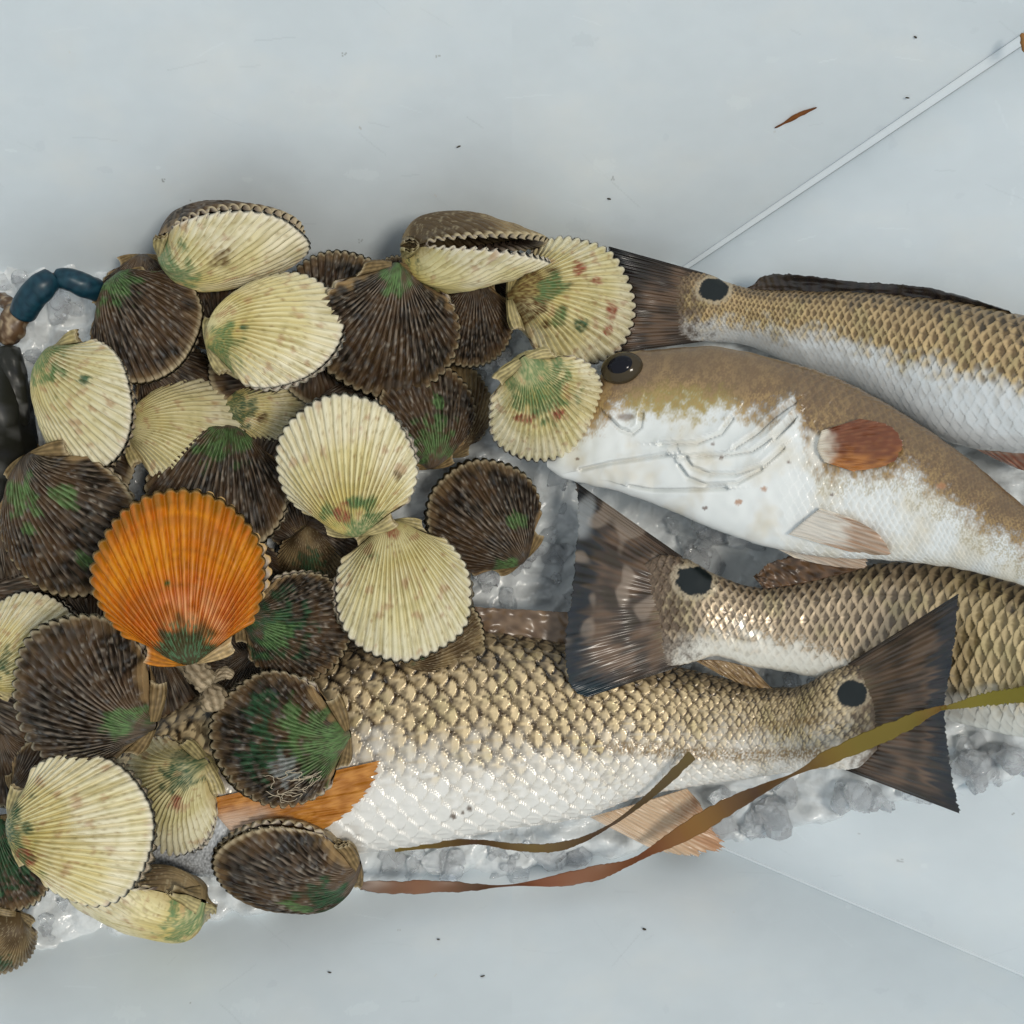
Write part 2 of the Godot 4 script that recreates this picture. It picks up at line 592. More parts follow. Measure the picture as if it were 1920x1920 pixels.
# d: photograph centre x, y; half width; direction hinge -> margin in degrees (0 right, 90 down); normal x, z; height in mm; upper kind; lower kind; options
func scallop(label: String, cx: float, cy: float, a: float, ang: float, nx: float, nz: float, hmm: float, up_kind: String, low_kind: String, opt := {}) -> Node3D:
	var h := hmm * 0.001
	var at := P(cx, cy, h)
	var o := thing("scallop", label, "scallop", at, "heap of scallops")
	var n := Vector3(nx, opt.get("ny", sqrt(maxf(1.0 - nx * nx - nz * nz, 0.01))), nz).normalized()
	var dir := Vector3(cos(deg_to_rad(ang)), 0, sin(deg_to_rad(ang)))
	# the margin direction whose picture direction is dir, in the plane of the shell
	dir.y = -(n.x * dir.x + n.z * dir.z) / n.y if absf(n.y) > 0.3 else 0.0
	var zz := (dir - n * dir.dot(n)).normalized()
	var xx := n.cross(zz).normalized()
	var sc := a * PX * (1.0 - h / HC)
	o.basis = Basis(xx * sc, n * sc, zz * sc)
	var sd: float = opt.get("seed", float(taken["scallop"]) * 1.37)
	var wide: float = opt.get("wide", 1.0)
	var deep: float = opt.get("deep", 0.54)
	var gape: float = opt.get("gape", 0.0)
	for k in 2:
		var down := k == 1
		var kind := low_kind if down else up_kind
		var v := put("lower_valve" if down else "upper_valve", valve(kind, deep * (0.9 if down else 1.0), wide, sd + k * 5.0, opt.get("marks2" if down else "marks", []), (not down and not opt.get("coarse", false)) or opt.get("both", false), down), M.dark if kind == "dark" else M.pale, o)
		for side in [-1.0, 1.0]:
			put("ear", ear_mesh(kind, side, sd + side, down, wide), M.dark if kind == "dark" else M.pale, v)
		if gape > 0.0:
			var g := gape * (1.0 if not down else -1.0)
			var pivot := Vector3(0, 0, -1.0)
			v.transform = Transform3D(Basis(Vector3.RIGHT, -g), pivot - Basis(Vector3.RIGHT, -g) * pivot)
	return o

func build_scallops() -> void:
	# label, x, y, half width, direction, normal x, z, height mm, upper, lower, options
	scallop("cream scallop standing on edge against the wall with green beak and brown spot", 440, 456, 138, -11, 0.10, 0.95, 72, "pale", "dark", {"deep": 0.5, "both": true, "marks": [[0.1, -0.95, 0.42, "g"], [0.45, -0.12, 0.13, "k"]]})
	scallop("gaping scallop with dark slit between toothed brown and cream valves", 897, 470, 136, 8, -0.02, 0.99, 76, "pale", "brown", {"deep": 0.5, "ny": -0.03, "both": true, "gape": 0.05, "marks": [[0.0, -1.0, 0.35, "d"]]})
	scallop("plain cream scallop overlapping the brown sanded one, tan ear below", 522, 620, 130, -16, -0.10, -0.50, 84, "pale", "pale", {"marks": [[-0.3, -0.85, 0.28, "g"], [-0.2, -0.45, 0.09, "d"]], "seed": 3.1})
	scallop("brown sand-flecked scallop with wavy cream rim between two cream scallops", 722, 624, 126, 100, 0.16, 0.30, 74, "dark", "dark", {"marks": [[0.0, -0.9, 0.2, "g"]], "seed": 4.4, "wide": 1.10})
	scallop("black bristly scallop wedged behind the plain cream one by the wall", 636, 572, 104, -84, 0.0, -0.12, 52, "dark", "dark", {"marks": [[0.2, -0.45, 0.3, "d"]]})
	scallop("small dark striped scallop under the gaping one", 880, 606, 82, 98, 0.0, 0.15, 56, "dark", "dark", {"seed": 9.9})
	scallop("cream scallop with red and green spots against a fish tail", 1076, 566, 124, 2, 0.32, -0.10, 62, "pale", "pale", {"marks": [[0.0, -0.95, 0.55, "k"], [0.05, -0.55, 0.22, "g"], [-0.35, -0.45, 0.12, "g"], [-0.42, -0.05, 0.10, "d"], [0.25, 0.25, 0.10, "r"], [-0.45, 0.45, 0.10, "r"], [-0.15, 0.5, 0.14, "r"], [0.4, -0.1, 0.12, "r"]], "seed": 7.2})
	scallop("small cream scallop with bright green dome beside the fish's mouth", 1026, 764, 114, 62, 0.24, 0.50, 84, "pale", "pale", {"deep": 0.5, "marks": [[0.0, -0.62, 0.52, "g"], [-0.42, -0.28, 0.14, "r"], [0.1, -0.1, 0.13, "r"]], "seed": 8.8})
	scallop("dark brown scallop with green beak beside the blue crab leg", 277, 612, 114, 56, -0.28, -0.25, 66, "dark", "dark", {"marks": [[0.0, -0.85, 0.45, "g"]], "seed": 2.5})
	scallop("cream scallop with green beak and toothed edge over a brown one", 162, 760, 126, 58, -0.56, 0.10, 72, "pale", "dark", {"deep": 0.5, "marks": [[0.1, -0.85, 0.42, "g"], [0.15, -0.42, 0.09, "g"], [0.55, -0.05, 0.07, "d"]], "seed": 5.7})
	scallop("half-hidden cream scallop with coarse toothed ribs", 352, 808, 112, -6, 0.10, -0.42, 56, "pale", "dark", {"seed": 6.3})
	scallop("small yellow-green scallop with rust spot deep in the heap", 500, 772, 78, 4, 0.1, 0.0, 46, "pale", "dark", {"marks": [[0.0, -0.7, 0.5, "d"], [-0.2, -0.1, 0.15, "k"]]})
	scallop("dark scallop with two tan ears behind the orange one", 406, 930, 132, 96, 0.12, -0.40, 62, "dark", "dark", {"marks": [[0.0, -0.62, 0.36, "g"]], "seed": 11.0})
	scallop("large cream scallop with wide ribs and green hinge on top of the heap", 651, 868, 133, -99, -0.14, 0.22, 96, "pale", "pale", {"deep": 0.42, "marks": [[-0.12, -0.95, 0.34, "g"], [0.27, -0.57, 0.14, "g"], [-0.14, -0.5, 0.11, "g"], [-0.32, -0.58, 0.11, "g"], [0.1, -0.62, 0.13, "r"], [-0.74, -0.2, 0.10, "k"]], "seed": 1.2})
	scallop("dark green-streaked scallop standing behind the large cream one", 796, 774, 100, -94, 0.46, 0.0, 60, "dark", "brown", {"marks": [[0.1, -0.55, 0.42, "g"], [-0.1, 0.15, 0.16, "g"], [0.0, 0.6, 0.1, "g"]]})
	scallop("narrow tan scallop edge showing beside the green-streaked one", 842, 764, 88, -88, 0.45, 0.0, 44, "brown", "brown")
	scallop("round dark scallop lying alone on the ice below the green-domed one", 905, 968, 110, -132, 0.18, 0.12, 52, "dark", "dark", {"marks": [[-0.35, -0.35, 0.14, "g"], [0.3, -0.85, 0.2, "g"]], "seed": 12.4})
	scallop("cream fan-shaped scallop with red fleck at its hinge", 756, 1112, 131, 78, 0.08, -0.16, 80, "pale", "brown", {"deep": 0.42, "marks": [[0.0, -0.85, 0.10, "r"], [-0.36, -0.56, 0.09, "g"]], "seed": 13.9})
	scallop("grey-brown scallop tucked under the fan-shaped cream one", 826, 1192, 84, -32, 0.1, 0.2, 62, "brown", "brown", {"marks": [[0.1, -0.6, 0.2, "d"]]})
	scallop("large dark scallop with green flecks and upright tan ear", 130, 984, 144, 62, -0.22, 0.24, 66, "dark", "dark", {"marks": [[-0.12, -0.6, 0.24, "g"], [0.43, -0.36, 0.15, "g"], [-0.2, -0.2, 0.1, "g"], [0.10, 0.5, 0.10, "g"]], "seed": 14.6})
	scallop("bright orange scallop with dark green hinge on top of the heap", 340, 1078, 160, -96, 0.08, 0.12, 112, "orange", "orange", {"deep": 0.42, "both": true, "seed": 15.5})
	scallop("dark scallop with deep green beak beside the orange one", 560, 1176, 108, 16, 0.30, 0.24, 78, "dark", "dark", {"marks": [[0.0, -0.55, 0.55, "d"], [-0.1, -0.5, 0.3, "g"]], "seed": 16.1})
	scallop("half-hidden pale yellow scallop at the heap's outer edge", 62, 1212, 104, -38, -0.1, 0.0, 54, "pale", "pale", {"marks": [[0.2, -0.7, 0.4, "d"]], "seed": 17.3})
	scallop("large black scallop with pale sand flecks under the orange ear", 156, 1296, 148, -157, -0.22, 0.06, 90, "dark", "dark", {"marks": [[0.0, -0.8, 0.2, "g"]], "seed": 18.7})
	scallop("olive-cream scallop tilted between the black one and the fish's fin", 316, 1492, 116, 138, -0.48, 0.10, 60, "pale", "pale", {"marks": [[0.0, -0.85, 0.3, "d"], [0.35, -0.5, 0.14, "r"]], "seed": 19.4})
	var w := scallop("dark scallop blotched green with white worm tubes on the fish", 521, 1386, 131, 174, -0.12, 0.16, 84, "dark", "dark", {"marks": [[0.0, -0.75, 0.5, "g"], [0.1, 0.1, 0.36, "d"], [-0.55, 0.05, 0.25, "d"], [-0.35, -0.35, 0.25, "g"], [0.3, -0.15, 0.22, "w"]], "seed": 20.2})
	worm_tubes(w)
	scallop("large cream scallop with dark green hinge above the box's front wall", 160, 1550, 148, -4, -0.26, 0.08, 92, "pale", "dark", {"deep": 0.42, "marks": [[0.0, -0.95, 0.44, "d"], [-0.32, -0.68, 0.17, "r"], [-0.55, -0.85, 0.3, "g"]], "seed": 21.8})
	scallop("dark green mossy scallop under the large cream one", 12, 1622, 92, 84, 0.0, 0.2, 60, "dark", "dark", {"marks": [[0.0, -0.4, 0.8, "d"]]})
	scallop("yellowish scallop on edge on the box's front wall, brown scar near margin", 264, 1694, 134, 172, -0.08, 0.90, 60, "pale", "brown", {"deep": 0.46, "both": true, "marks": [[0.0, -0.95, 0.4, "g"], [-0.15, 0.72, 0.14, "k"]], "seed": 22.6})
	scallop("dark olive scallop lying against the fish's belly by the front wall", 532, 1626, 136, 176, 0.0, 0.70, 58, "dark", "brown", {"deep": 0.46, "marks": [[0.1, -0.55, 0.35, "d"], [0.3, -0.15, 0.2, "g"]], "seed": 23.1})
	scallop("small brownish scallop hinge poking out below the mossy one", -10, 1768, 78, 128, 0.3, 0.5, 52, "brown", "brown", {"marks": [[0.3, 0.2, 0.3, "d"]]})
	scallop("small dark scallop crowded behind the gaping scallop's hinge", 752, 540, 62, -80, 0.0, -0.1, 50, "dark", "dark")
	scallop("dim greenish scallop deep between the orange and fan-shaped ones", 586, 1052, 66, 84, 0.0, 0.1, 46, "brown", "brown", {"marks": [[0.0, 0.0, 0.4, "d"]]})
	scallop("dark scallop with tan ears behind the green-beaked one at the wall", 268, 566, 84, 90, 0.0, 0.0, 46, "dark", "dark")
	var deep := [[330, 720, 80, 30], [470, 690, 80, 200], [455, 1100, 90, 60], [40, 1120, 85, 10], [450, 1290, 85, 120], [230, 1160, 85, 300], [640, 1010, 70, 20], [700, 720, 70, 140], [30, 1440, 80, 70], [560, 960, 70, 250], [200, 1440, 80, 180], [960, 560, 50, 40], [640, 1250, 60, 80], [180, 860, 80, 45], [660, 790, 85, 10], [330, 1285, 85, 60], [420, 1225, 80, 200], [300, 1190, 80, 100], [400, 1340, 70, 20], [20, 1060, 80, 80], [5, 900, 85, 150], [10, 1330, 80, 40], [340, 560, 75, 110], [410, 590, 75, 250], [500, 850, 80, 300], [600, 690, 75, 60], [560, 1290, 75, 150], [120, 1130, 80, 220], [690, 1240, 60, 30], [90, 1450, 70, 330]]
	for d in deep:  # dark filler shells, added so the gaps of the heap look black
		scallop("nearly black filler scallop added to darken a gap of the heap", d[0], d[1], d[2], d[3], 0.25 * sin(d[0] * 1.7), 0.25 * cos(d[1] * 2.3), 38 + 10 * absf(sin(d[0] * 0.9 + d[1])), "dark", "dark", {"coarse": true})
	# broken barnacle cluster
	var b := thing("barnacle", "torn tan barnacle cluster hanging below the orange scallop's hinge", "barnacle", P(395, 1285, 0.085))
	for k in 3:
		var q: Array = [[[350, 1230], [372, 1262], [395, 1285]], [[395, 1275], [420, 1262], [438, 1268]], [[385, 1280], [398, 1305], [404, 1334]]][k]
		var pts := []
		for e in q:
			pts.append(P(e[0], e[1], 0.093 - 0.004 * k) - b.position)
		var rad := [[0.005, 0.0045, 0.004], [0.0015, 0.0025, 0.0012], [0.002, 0.0055, 0.0035]][k] as Array
		put("plate", tube(pts, rad, func(t: float, a: float, p: Vector3) -> Color: return Color(0.20, 0.155, 0.095).lerp(Color(0.5, 0.4, 0.27), 0.5 + 0.5 * sin(a * 9.0)) * (0.55 + 0.5 * t), 24, 36, 0.35), M.dark, b)

func worm_tubes(o: Node3D) -> void:
	rng.seed = 31
	var v := o.get_node("upper_valve")
	for k in 16:
		var s := rng.randf_range(0.30, 0.80)
		var t := rng.randf_range(0.42, 0.82)
		var pts := []
		var rad := []
		var a := rng.randf() * TAU
		for q in 12:
			var p := valve_point(s, t, 0.6, 0.54, 1.0, 20.2)
			pts.append(p + Vector3(0, 0.022, 0))
			rad.append(0.0065)
			a += rng.randf_range(-1.1, 1.1)
			s = clampf(s + cos(a) * 0.022, 0.1, 0.9)
			t = clampf(t + sin(a) * 0.03, 0.3, 0.95)
		put("worm_tube", tube(pts, rad, func(_t: float, _a: float, _p: Vector3) -> Color: return Color(0.42, 0.35, 0.25), 24, 6, 0.0), M.pale, v)

# a round tube through points; colour from (share of length, angle, point)
func tube(pts: Array, rad: Array, color: Callable, nu: int, nv: int, rough: float) -> ArrayMesh:
	var pos := PackedVector3Array()
	var col := PackedColorArray()
	var n := pts.size()
	var side := Vector3.ZERO
	for i in nu:
		var t := i / (nu - 1.0)
		var f := t * (n - 1)
		var c := spline(pts, f)
		var d := (spline(pts, minf(f + 0.05, n - 1.0)) - spline(pts, maxf(f - 0.05, 0.0))).normalized()
		if side == Vector3.ZERO:
			side = d.cross(Vector3.UP) if absf(d.y) < 0.9 else d.cross(Vector3.RIGHT)
		side = (side - d * side.dot(d)).normalized()
		var up := d.cross(side)
		var k := mini(int(f), n - 2)
		var r := lerpf(rad[k], rad[k + 1], f - k)
		if i == 0 or i == nu - 1:
			r *= 0.03
		elif i == 1 or i == nu - 2:
			r *= 0.75
		for j in nv:
			var a := TAU * j / nv
			var rr := r * (1.0 + rough * n3(cos(a) * 2.5, sin(a) * 2.5, t * 5.0 + n))
			var p := c + side * cos(a) * rr + up * sin(a) * rr
			pos.append(p)
			var q: Color = color.call(t, a, p)
			q.a = 1.0
			col.append(q)
	return grid(pos, col, nu, nv, true, false)

func spline(p: Array, f: float) -> Vector3:
	var n := p.size()
	var k := clampi(int(f), 0, n - 2)
	var t := f - k
	var a: Vector3 = p[maxi(k - 1, 0)]
	var b: Vector3 = p[k]
	var c: Vector3 = p[k + 1]
	var d: Vector3 = p[mini(k + 2, n - 1)]
	return b.cubic_interpolate(c, a, d, t)

# ---------------------------------------------------------------- fish
func polydist(c: Array, q: Vector2) -> float:
	# distance to a polyline, negative above it
	var best := 1e9
	var side := 1.0
	for k in c.size() - 1:
		var a: Vector2 = c[k]
		var ab: Vector2 = c[k + 1] - a
		var t := clampf((q - a).dot(ab) / ab.length_squared(), 0.0, 1.0)
		var d := (a + ab * t).distance_squared_to(q)
		if d < best:
			best = d
			side = -1.0 if ab.cross(q - a) < 0.0 else 1.0
	return sqrt(best) * side

func polyline_y(c: Array, x: float) -> float:
	if x <= c[0][0]:
		return c[0][1]
	for k in c.size() - 1:
		if x <= c[k + 1][0]:
			return lerpf(c[k][1], c[k + 1][1], (x - c[k][0]) / (c[k + 1][0] - c[k][0]))
	return c[c.size() - 1][1]

var folds := [
	[Vector2(1240, 832), Vector2(1307, 830), Vector2(1352, 812), Vector2(1372, 785)],
	[Vector2(1280, 855), Vector2(1367, 852), Vector2(1410, 845), Vector2(1445, 822), Vector2(1484, 788)],
	[Vector2(1287, 857), Vector2(1300, 875), Vector2(1332, 887), Vector2(1382, 888), Vector2(1432, 872), Vector2(1467, 840)],
	[Vector2(1275, 872), Vector2(1292, 895), Vector2(1325, 907), Vector2(1382, 905), Vector2(1425, 880)],
	[Vector2(1090, 880), Vector2(1145, 867), Vector2(1195, 860), Vector2(1250, 852)],
	[Vector2(1182, 910), Vector2(1225, 918), Vector2(1290, 918), Vector2(1360, 915)],
	[Vector2(1380, 838), Vector2(1420, 812), Vector2(1452, 782), Vector2(1490, 755)],
	[Vector2(1455, 820), Vector2(1478, 795), Vector2(1490, 780)],
	[Vector2(1142, 782), Vector2(1162, 803), Vector2(1185, 812), Vector2(1200, 800), Vector2(1203, 775)]]
var white_edge_2 := [[1030, 835], [1120, 800], [1150, 775], [1200, 768], [1240, 772], [1300, 778], [1340, 772], [1400, 785], [1440, 790], [1470, 775], [1492, 770], [1500, 800], [1530, 880], [1600, 893], [1700, 890], [1760, 930], [1830, 985], [1920, 1040], [2100, 1110]]
var white_edge_1 := [[1240, 600], [1330, 620], [1440, 622], [1565, 645], [1690, 682], [1815, 715], [1920, 740], [2200, 760]]
var white_edge_3 := [[1200, 1230], [1330, 1195], [1440, 1203], [1560, 1238], [1680, 1275], [1800, 1312], [1920, 1330], [2200, 1340]]
var white_edge_4 := [[100, 1560], [400, 1480], [640, 1420], [800, 1440], [950, 1445], [1100, 1440], [1250, 1425], [1400, 1425], [1560, 1415], [1700, 1420]]

func fish_color(id: int, q: Vector2, v: float, d: float, sid: float, lost: float) -> Color:
	var lo := n3(q.x * 0.012, q.y * 0.012, id * 3.0)
	var mi := n3(q.x * 0.05, q.y * 0.05, id * 3.0 + 1.0)
	var fi := n3(q.x * 0.22, q.y * 0.22, id * 5.0)
	var c: Color
	var gap := ss(0.30, 0.52, d)                     # the foot of a scale, where the pigment sits
	if id == 2:
		var wl := polyline_y(white_edge_2, q.x) - q.y + 22.0 * mi + 16.0 * fi + 12.0 * lo
		var up := ss(-26.0, 30.0, wl)
		var white := Color(0.78, 0.80, 0.79).lerp(Color(0.70, 0.66, 0.56), clampf(lo + 0.25 * mi + ss(1480, 1900, q.x) * 0.35, 0, 1))
		white = white.lerp(Color(0.60, 0.56, 0.46), gap * 0.30 * ss(1480, 1560, q.x))
		var brown := Color(0.20, 0.12, 0.052).lerp(Color(0.38, 0.25, 0.105), clampf(0.45 + mi * 0.9 + fi * 1.1, 0, 1))
		brown = brown.lerp(Color(0.15, 0.095, 0.05), ss(0.25, 0.85, v + 0.2 * lo) * 0.75)
		brown = brown.lerp(Color(0.40, 0.33, 0.07), ss(60.0, 10.0, wl) * ss(1150.0, 1200.0, q.x) * ss(1420.0, 1330.0, q.x) * 0.6)
		brown = brown.lerp(Color(0.11, 0.07, 0.04), gap * 0.45 * ss(1400, 1500, q.x))
		c = white.lerp(brown, up)
		c = c.lerp(Color(0.74, 0.71, 0.64), ss(1.0, 0.5, Vector2((q.x - 1532.0) / 26.0, (q.y - 842.0) / 38.0).length() + 0.3 * mi))
		c = c.lerp(Color(0.42, 0.36, 0.22), ss(26.0, 4.0, absf(wl + 18.0)) * ss(1480, 1560, q.x) * clampf(0.5 + fi * 2.0, 0, 1) * 0.6)
		for m in [[1353, 858, 5.0, 0], [1338, 832, 4.0, 0], [1432, 917, 6.0, 1], [1385, 942, 7.0, 1], [1322, 953, 5.0, 0], [1083, 860, 4.0, 0], [1560, 928, 4.0, 0], [1765, 911, 9.0, 1], [1480, 866, 4.0, 0]]:
			var k := ss(1.3, 0.6, Vector2(q.x - m[0], (q.y - m[1]) * 1.4).length() / m[2] + 0.4 * fi)
			c = c.lerp(Color(0.12, 0.055, 0.03) if m[3] == 0 else Color(0.42, 0.2, 0.09), k * 0.8)
		c = c.lerp(Color(0.16, 0.10, 0.07), ss(22.0, 10.0, Vector2(q.x - 1175, (q.y - 782) * 2.4).length()) * 0.7)
		return c
	var edge: float = polyline_y([white_edge_1, white_edge_3, white_edge_3, white_edge_4][0 if id == 1 else (1 if id == 3 else 3)], q.x)
	var wl2 := edge - q.y + 18.0 * mi + (40.0 * (sid - 0.5) if id == 4 else 14.0 * (sid - 0.5)) + 16.0 * lo
	var span := 90.0 if id == 4 else 38.0
	var up2 := ss(-span * 0.6, span, wl2)
	var back := ss(0.66, 0.80, v + 0.30 * (sid - 0.5) + 0.15 * mi)      # dark-pigmented scales of the back, scale by scale
	var tone := 0.80 + 0.36 * sid
	var white2 := Color(0.78, 0.76, 0.715) if id == 4 else Color(0.74, 0.765, 0.775)
	if id == 3:
		white2 = Color(0.74, 0.71, 0.63)
	white2 = white2.lerp(Color(0.50, 0.45, 0.36), (maxf(gap * 0.25, ss(0.84, 0.97, lost) * 0.4) if id == 4 else gap * 0.22) * ss(-110.0, -20.0, wl2))  # lost: shadow line of the scale edges, tinted into the belly
	var side_c := Color(0.70, 0.54, 0.31) * tone
	var gap_c := Color(0.060, 0.037, 0.016)
	if id == 1:
		side_c = Color(0.52, 0.365, 0.185) * tone
		side_c = side_c.lerp(Color(0.60, 0.44, 0.20) * tone, ss(60.0, 10.0, wl2 + 20.0 * fi))
		gap_c = Color(0.10, 0.058, 0.022)
	elif id == 3:
		side_c = Color(0.52, 0.40, 0.265).lerp(Color(0.64, 0.49, 0.26), ss(1650, 1850, q.x)) * tone
		gap_c = Color(0.062, 0.044, 0.03).lerp(Color(0.17, 0.12, 0.045), ss(1700, 1850, q.x))
	side_c = side_c.lerp(Color(0.45, 0.39, 0.18) * tone, ss(0.3, 0.6, lo) * 0.35)
	side_c = side_c.lerp(Color(0.17, 0.12, 0.072) * tone, back * 0.7)
	gap_c = gap_c.lerp(Color(0.016, 0.012, 0.010), back)
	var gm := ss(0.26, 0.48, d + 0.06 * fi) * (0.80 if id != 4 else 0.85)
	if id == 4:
		gm = maxf(gm * clampf(0.7 + 0.4 * mi, 0.4, 0.9), ss(0.66, 0.86, lost + 0.06 * fi) * clampf(0.9 + 0.4 * mi, 0.6, 1.0))  # lost: shadow line just behind each scale edge, put into the colour
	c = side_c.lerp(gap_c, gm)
	c = c.lerp(white2, 1.0 - up2)
	if id == 4:                                      # brown rows along the side near the tail, silver cheek
		var row := ss(20.0, 4.0, absf(q.y - 1408.0 - 8.0 * sin(q.x * 0.01))) * ss(1080, 1180, q.x) * ss(1610, 1520, q.x)
		c = c.lerp(Color(0.22, 0.13, 0.04), row * clampf(0.6 + fi * 1.4, 0, 1) * 0.85)
		var row2 := ss(12.0, 2.0, absf(q.y - 1366.0 + (q.x - 1400.0) * 0.12)) * ss(1330, 1420, q.x) * ss(1600, 1520, q.x)
		c = c.lerp(Color(0.25, 0.16, 0.06), row2 * clampf(0.55 + fi * 1.4, 0, 1) * 0.7)
		c = c.lerp(Color(0.62, 0.64, 0.66) * (0.75 + 0.5 * fi), ss(470.0, 400.0, q.x) * ss(1490, 1540, q.y))
		for m in [[850, 1530, 7.0], [880, 1515, 6.0], [868, 1524, 4.0]]:
			c = c.lerp(Color(0.09, 0.05, 0.025), ss(1.2, 0.5, Vector2(q.x - m[0], q.y - m[1]).length() / m[2] + 0.3 * fi) * 0.85)
	if id == 3:
		var row3 := ss(16.0, 4.0, absf(wl2 - 14.0)) * ss(1380, 1430, q.x) * ss(1720, 1620, q.x)
		c = c.lerp(Color(0.30, 0.18, 0.06), row3 * clampf(0.5 + fi * 1.5, 0, 1) * 0.6)
	# the eye spot with its pale ring, and the start of the tail
	var sp: Array = [[1338.0, 543.0, 28.0, 21.0], [0, 0, 1, 1], [1303.0, 1088.0, 34.0, 28.0], [1597.0, 1301.0, 28.0, 26.0]][id - 1]
	var sdist := Vector2((q.x - sp[0]) / sp[2], (q.y - sp[1]) / sp[3]).length() + (0.20 * mi if id == 3 else 0.08 * mi) + 0.07 * fi
	var tail_k := ss(1350.0, 1262.0, q.x + 40.0 * mi + 22.0 * fi) if id == 1 else (ss(1325.0, 1232.0, q.x + 40.0 * mi + 22.0 * fi) if id == 3 else ss(1580.0, 1645.0, q.x + 30.0 * mi + 16.0 * fi))
	c = c.lerp(Color(0.12, 0.078, 0.048) * (0.9 + 0.5 * fi), tail_k * 0.9)
	c = c.lerp(Color(0.56, 0.47, 0.33), ss(1.45, 1.1, sdist + 0.15 * fi) * (0.45 if id == 4 else 0.65))
	c = c.lerp(Color(0.006, 0.008, 0.011), ss(1.06, 0.95, sdist))
	c.a = 1.0
	return c

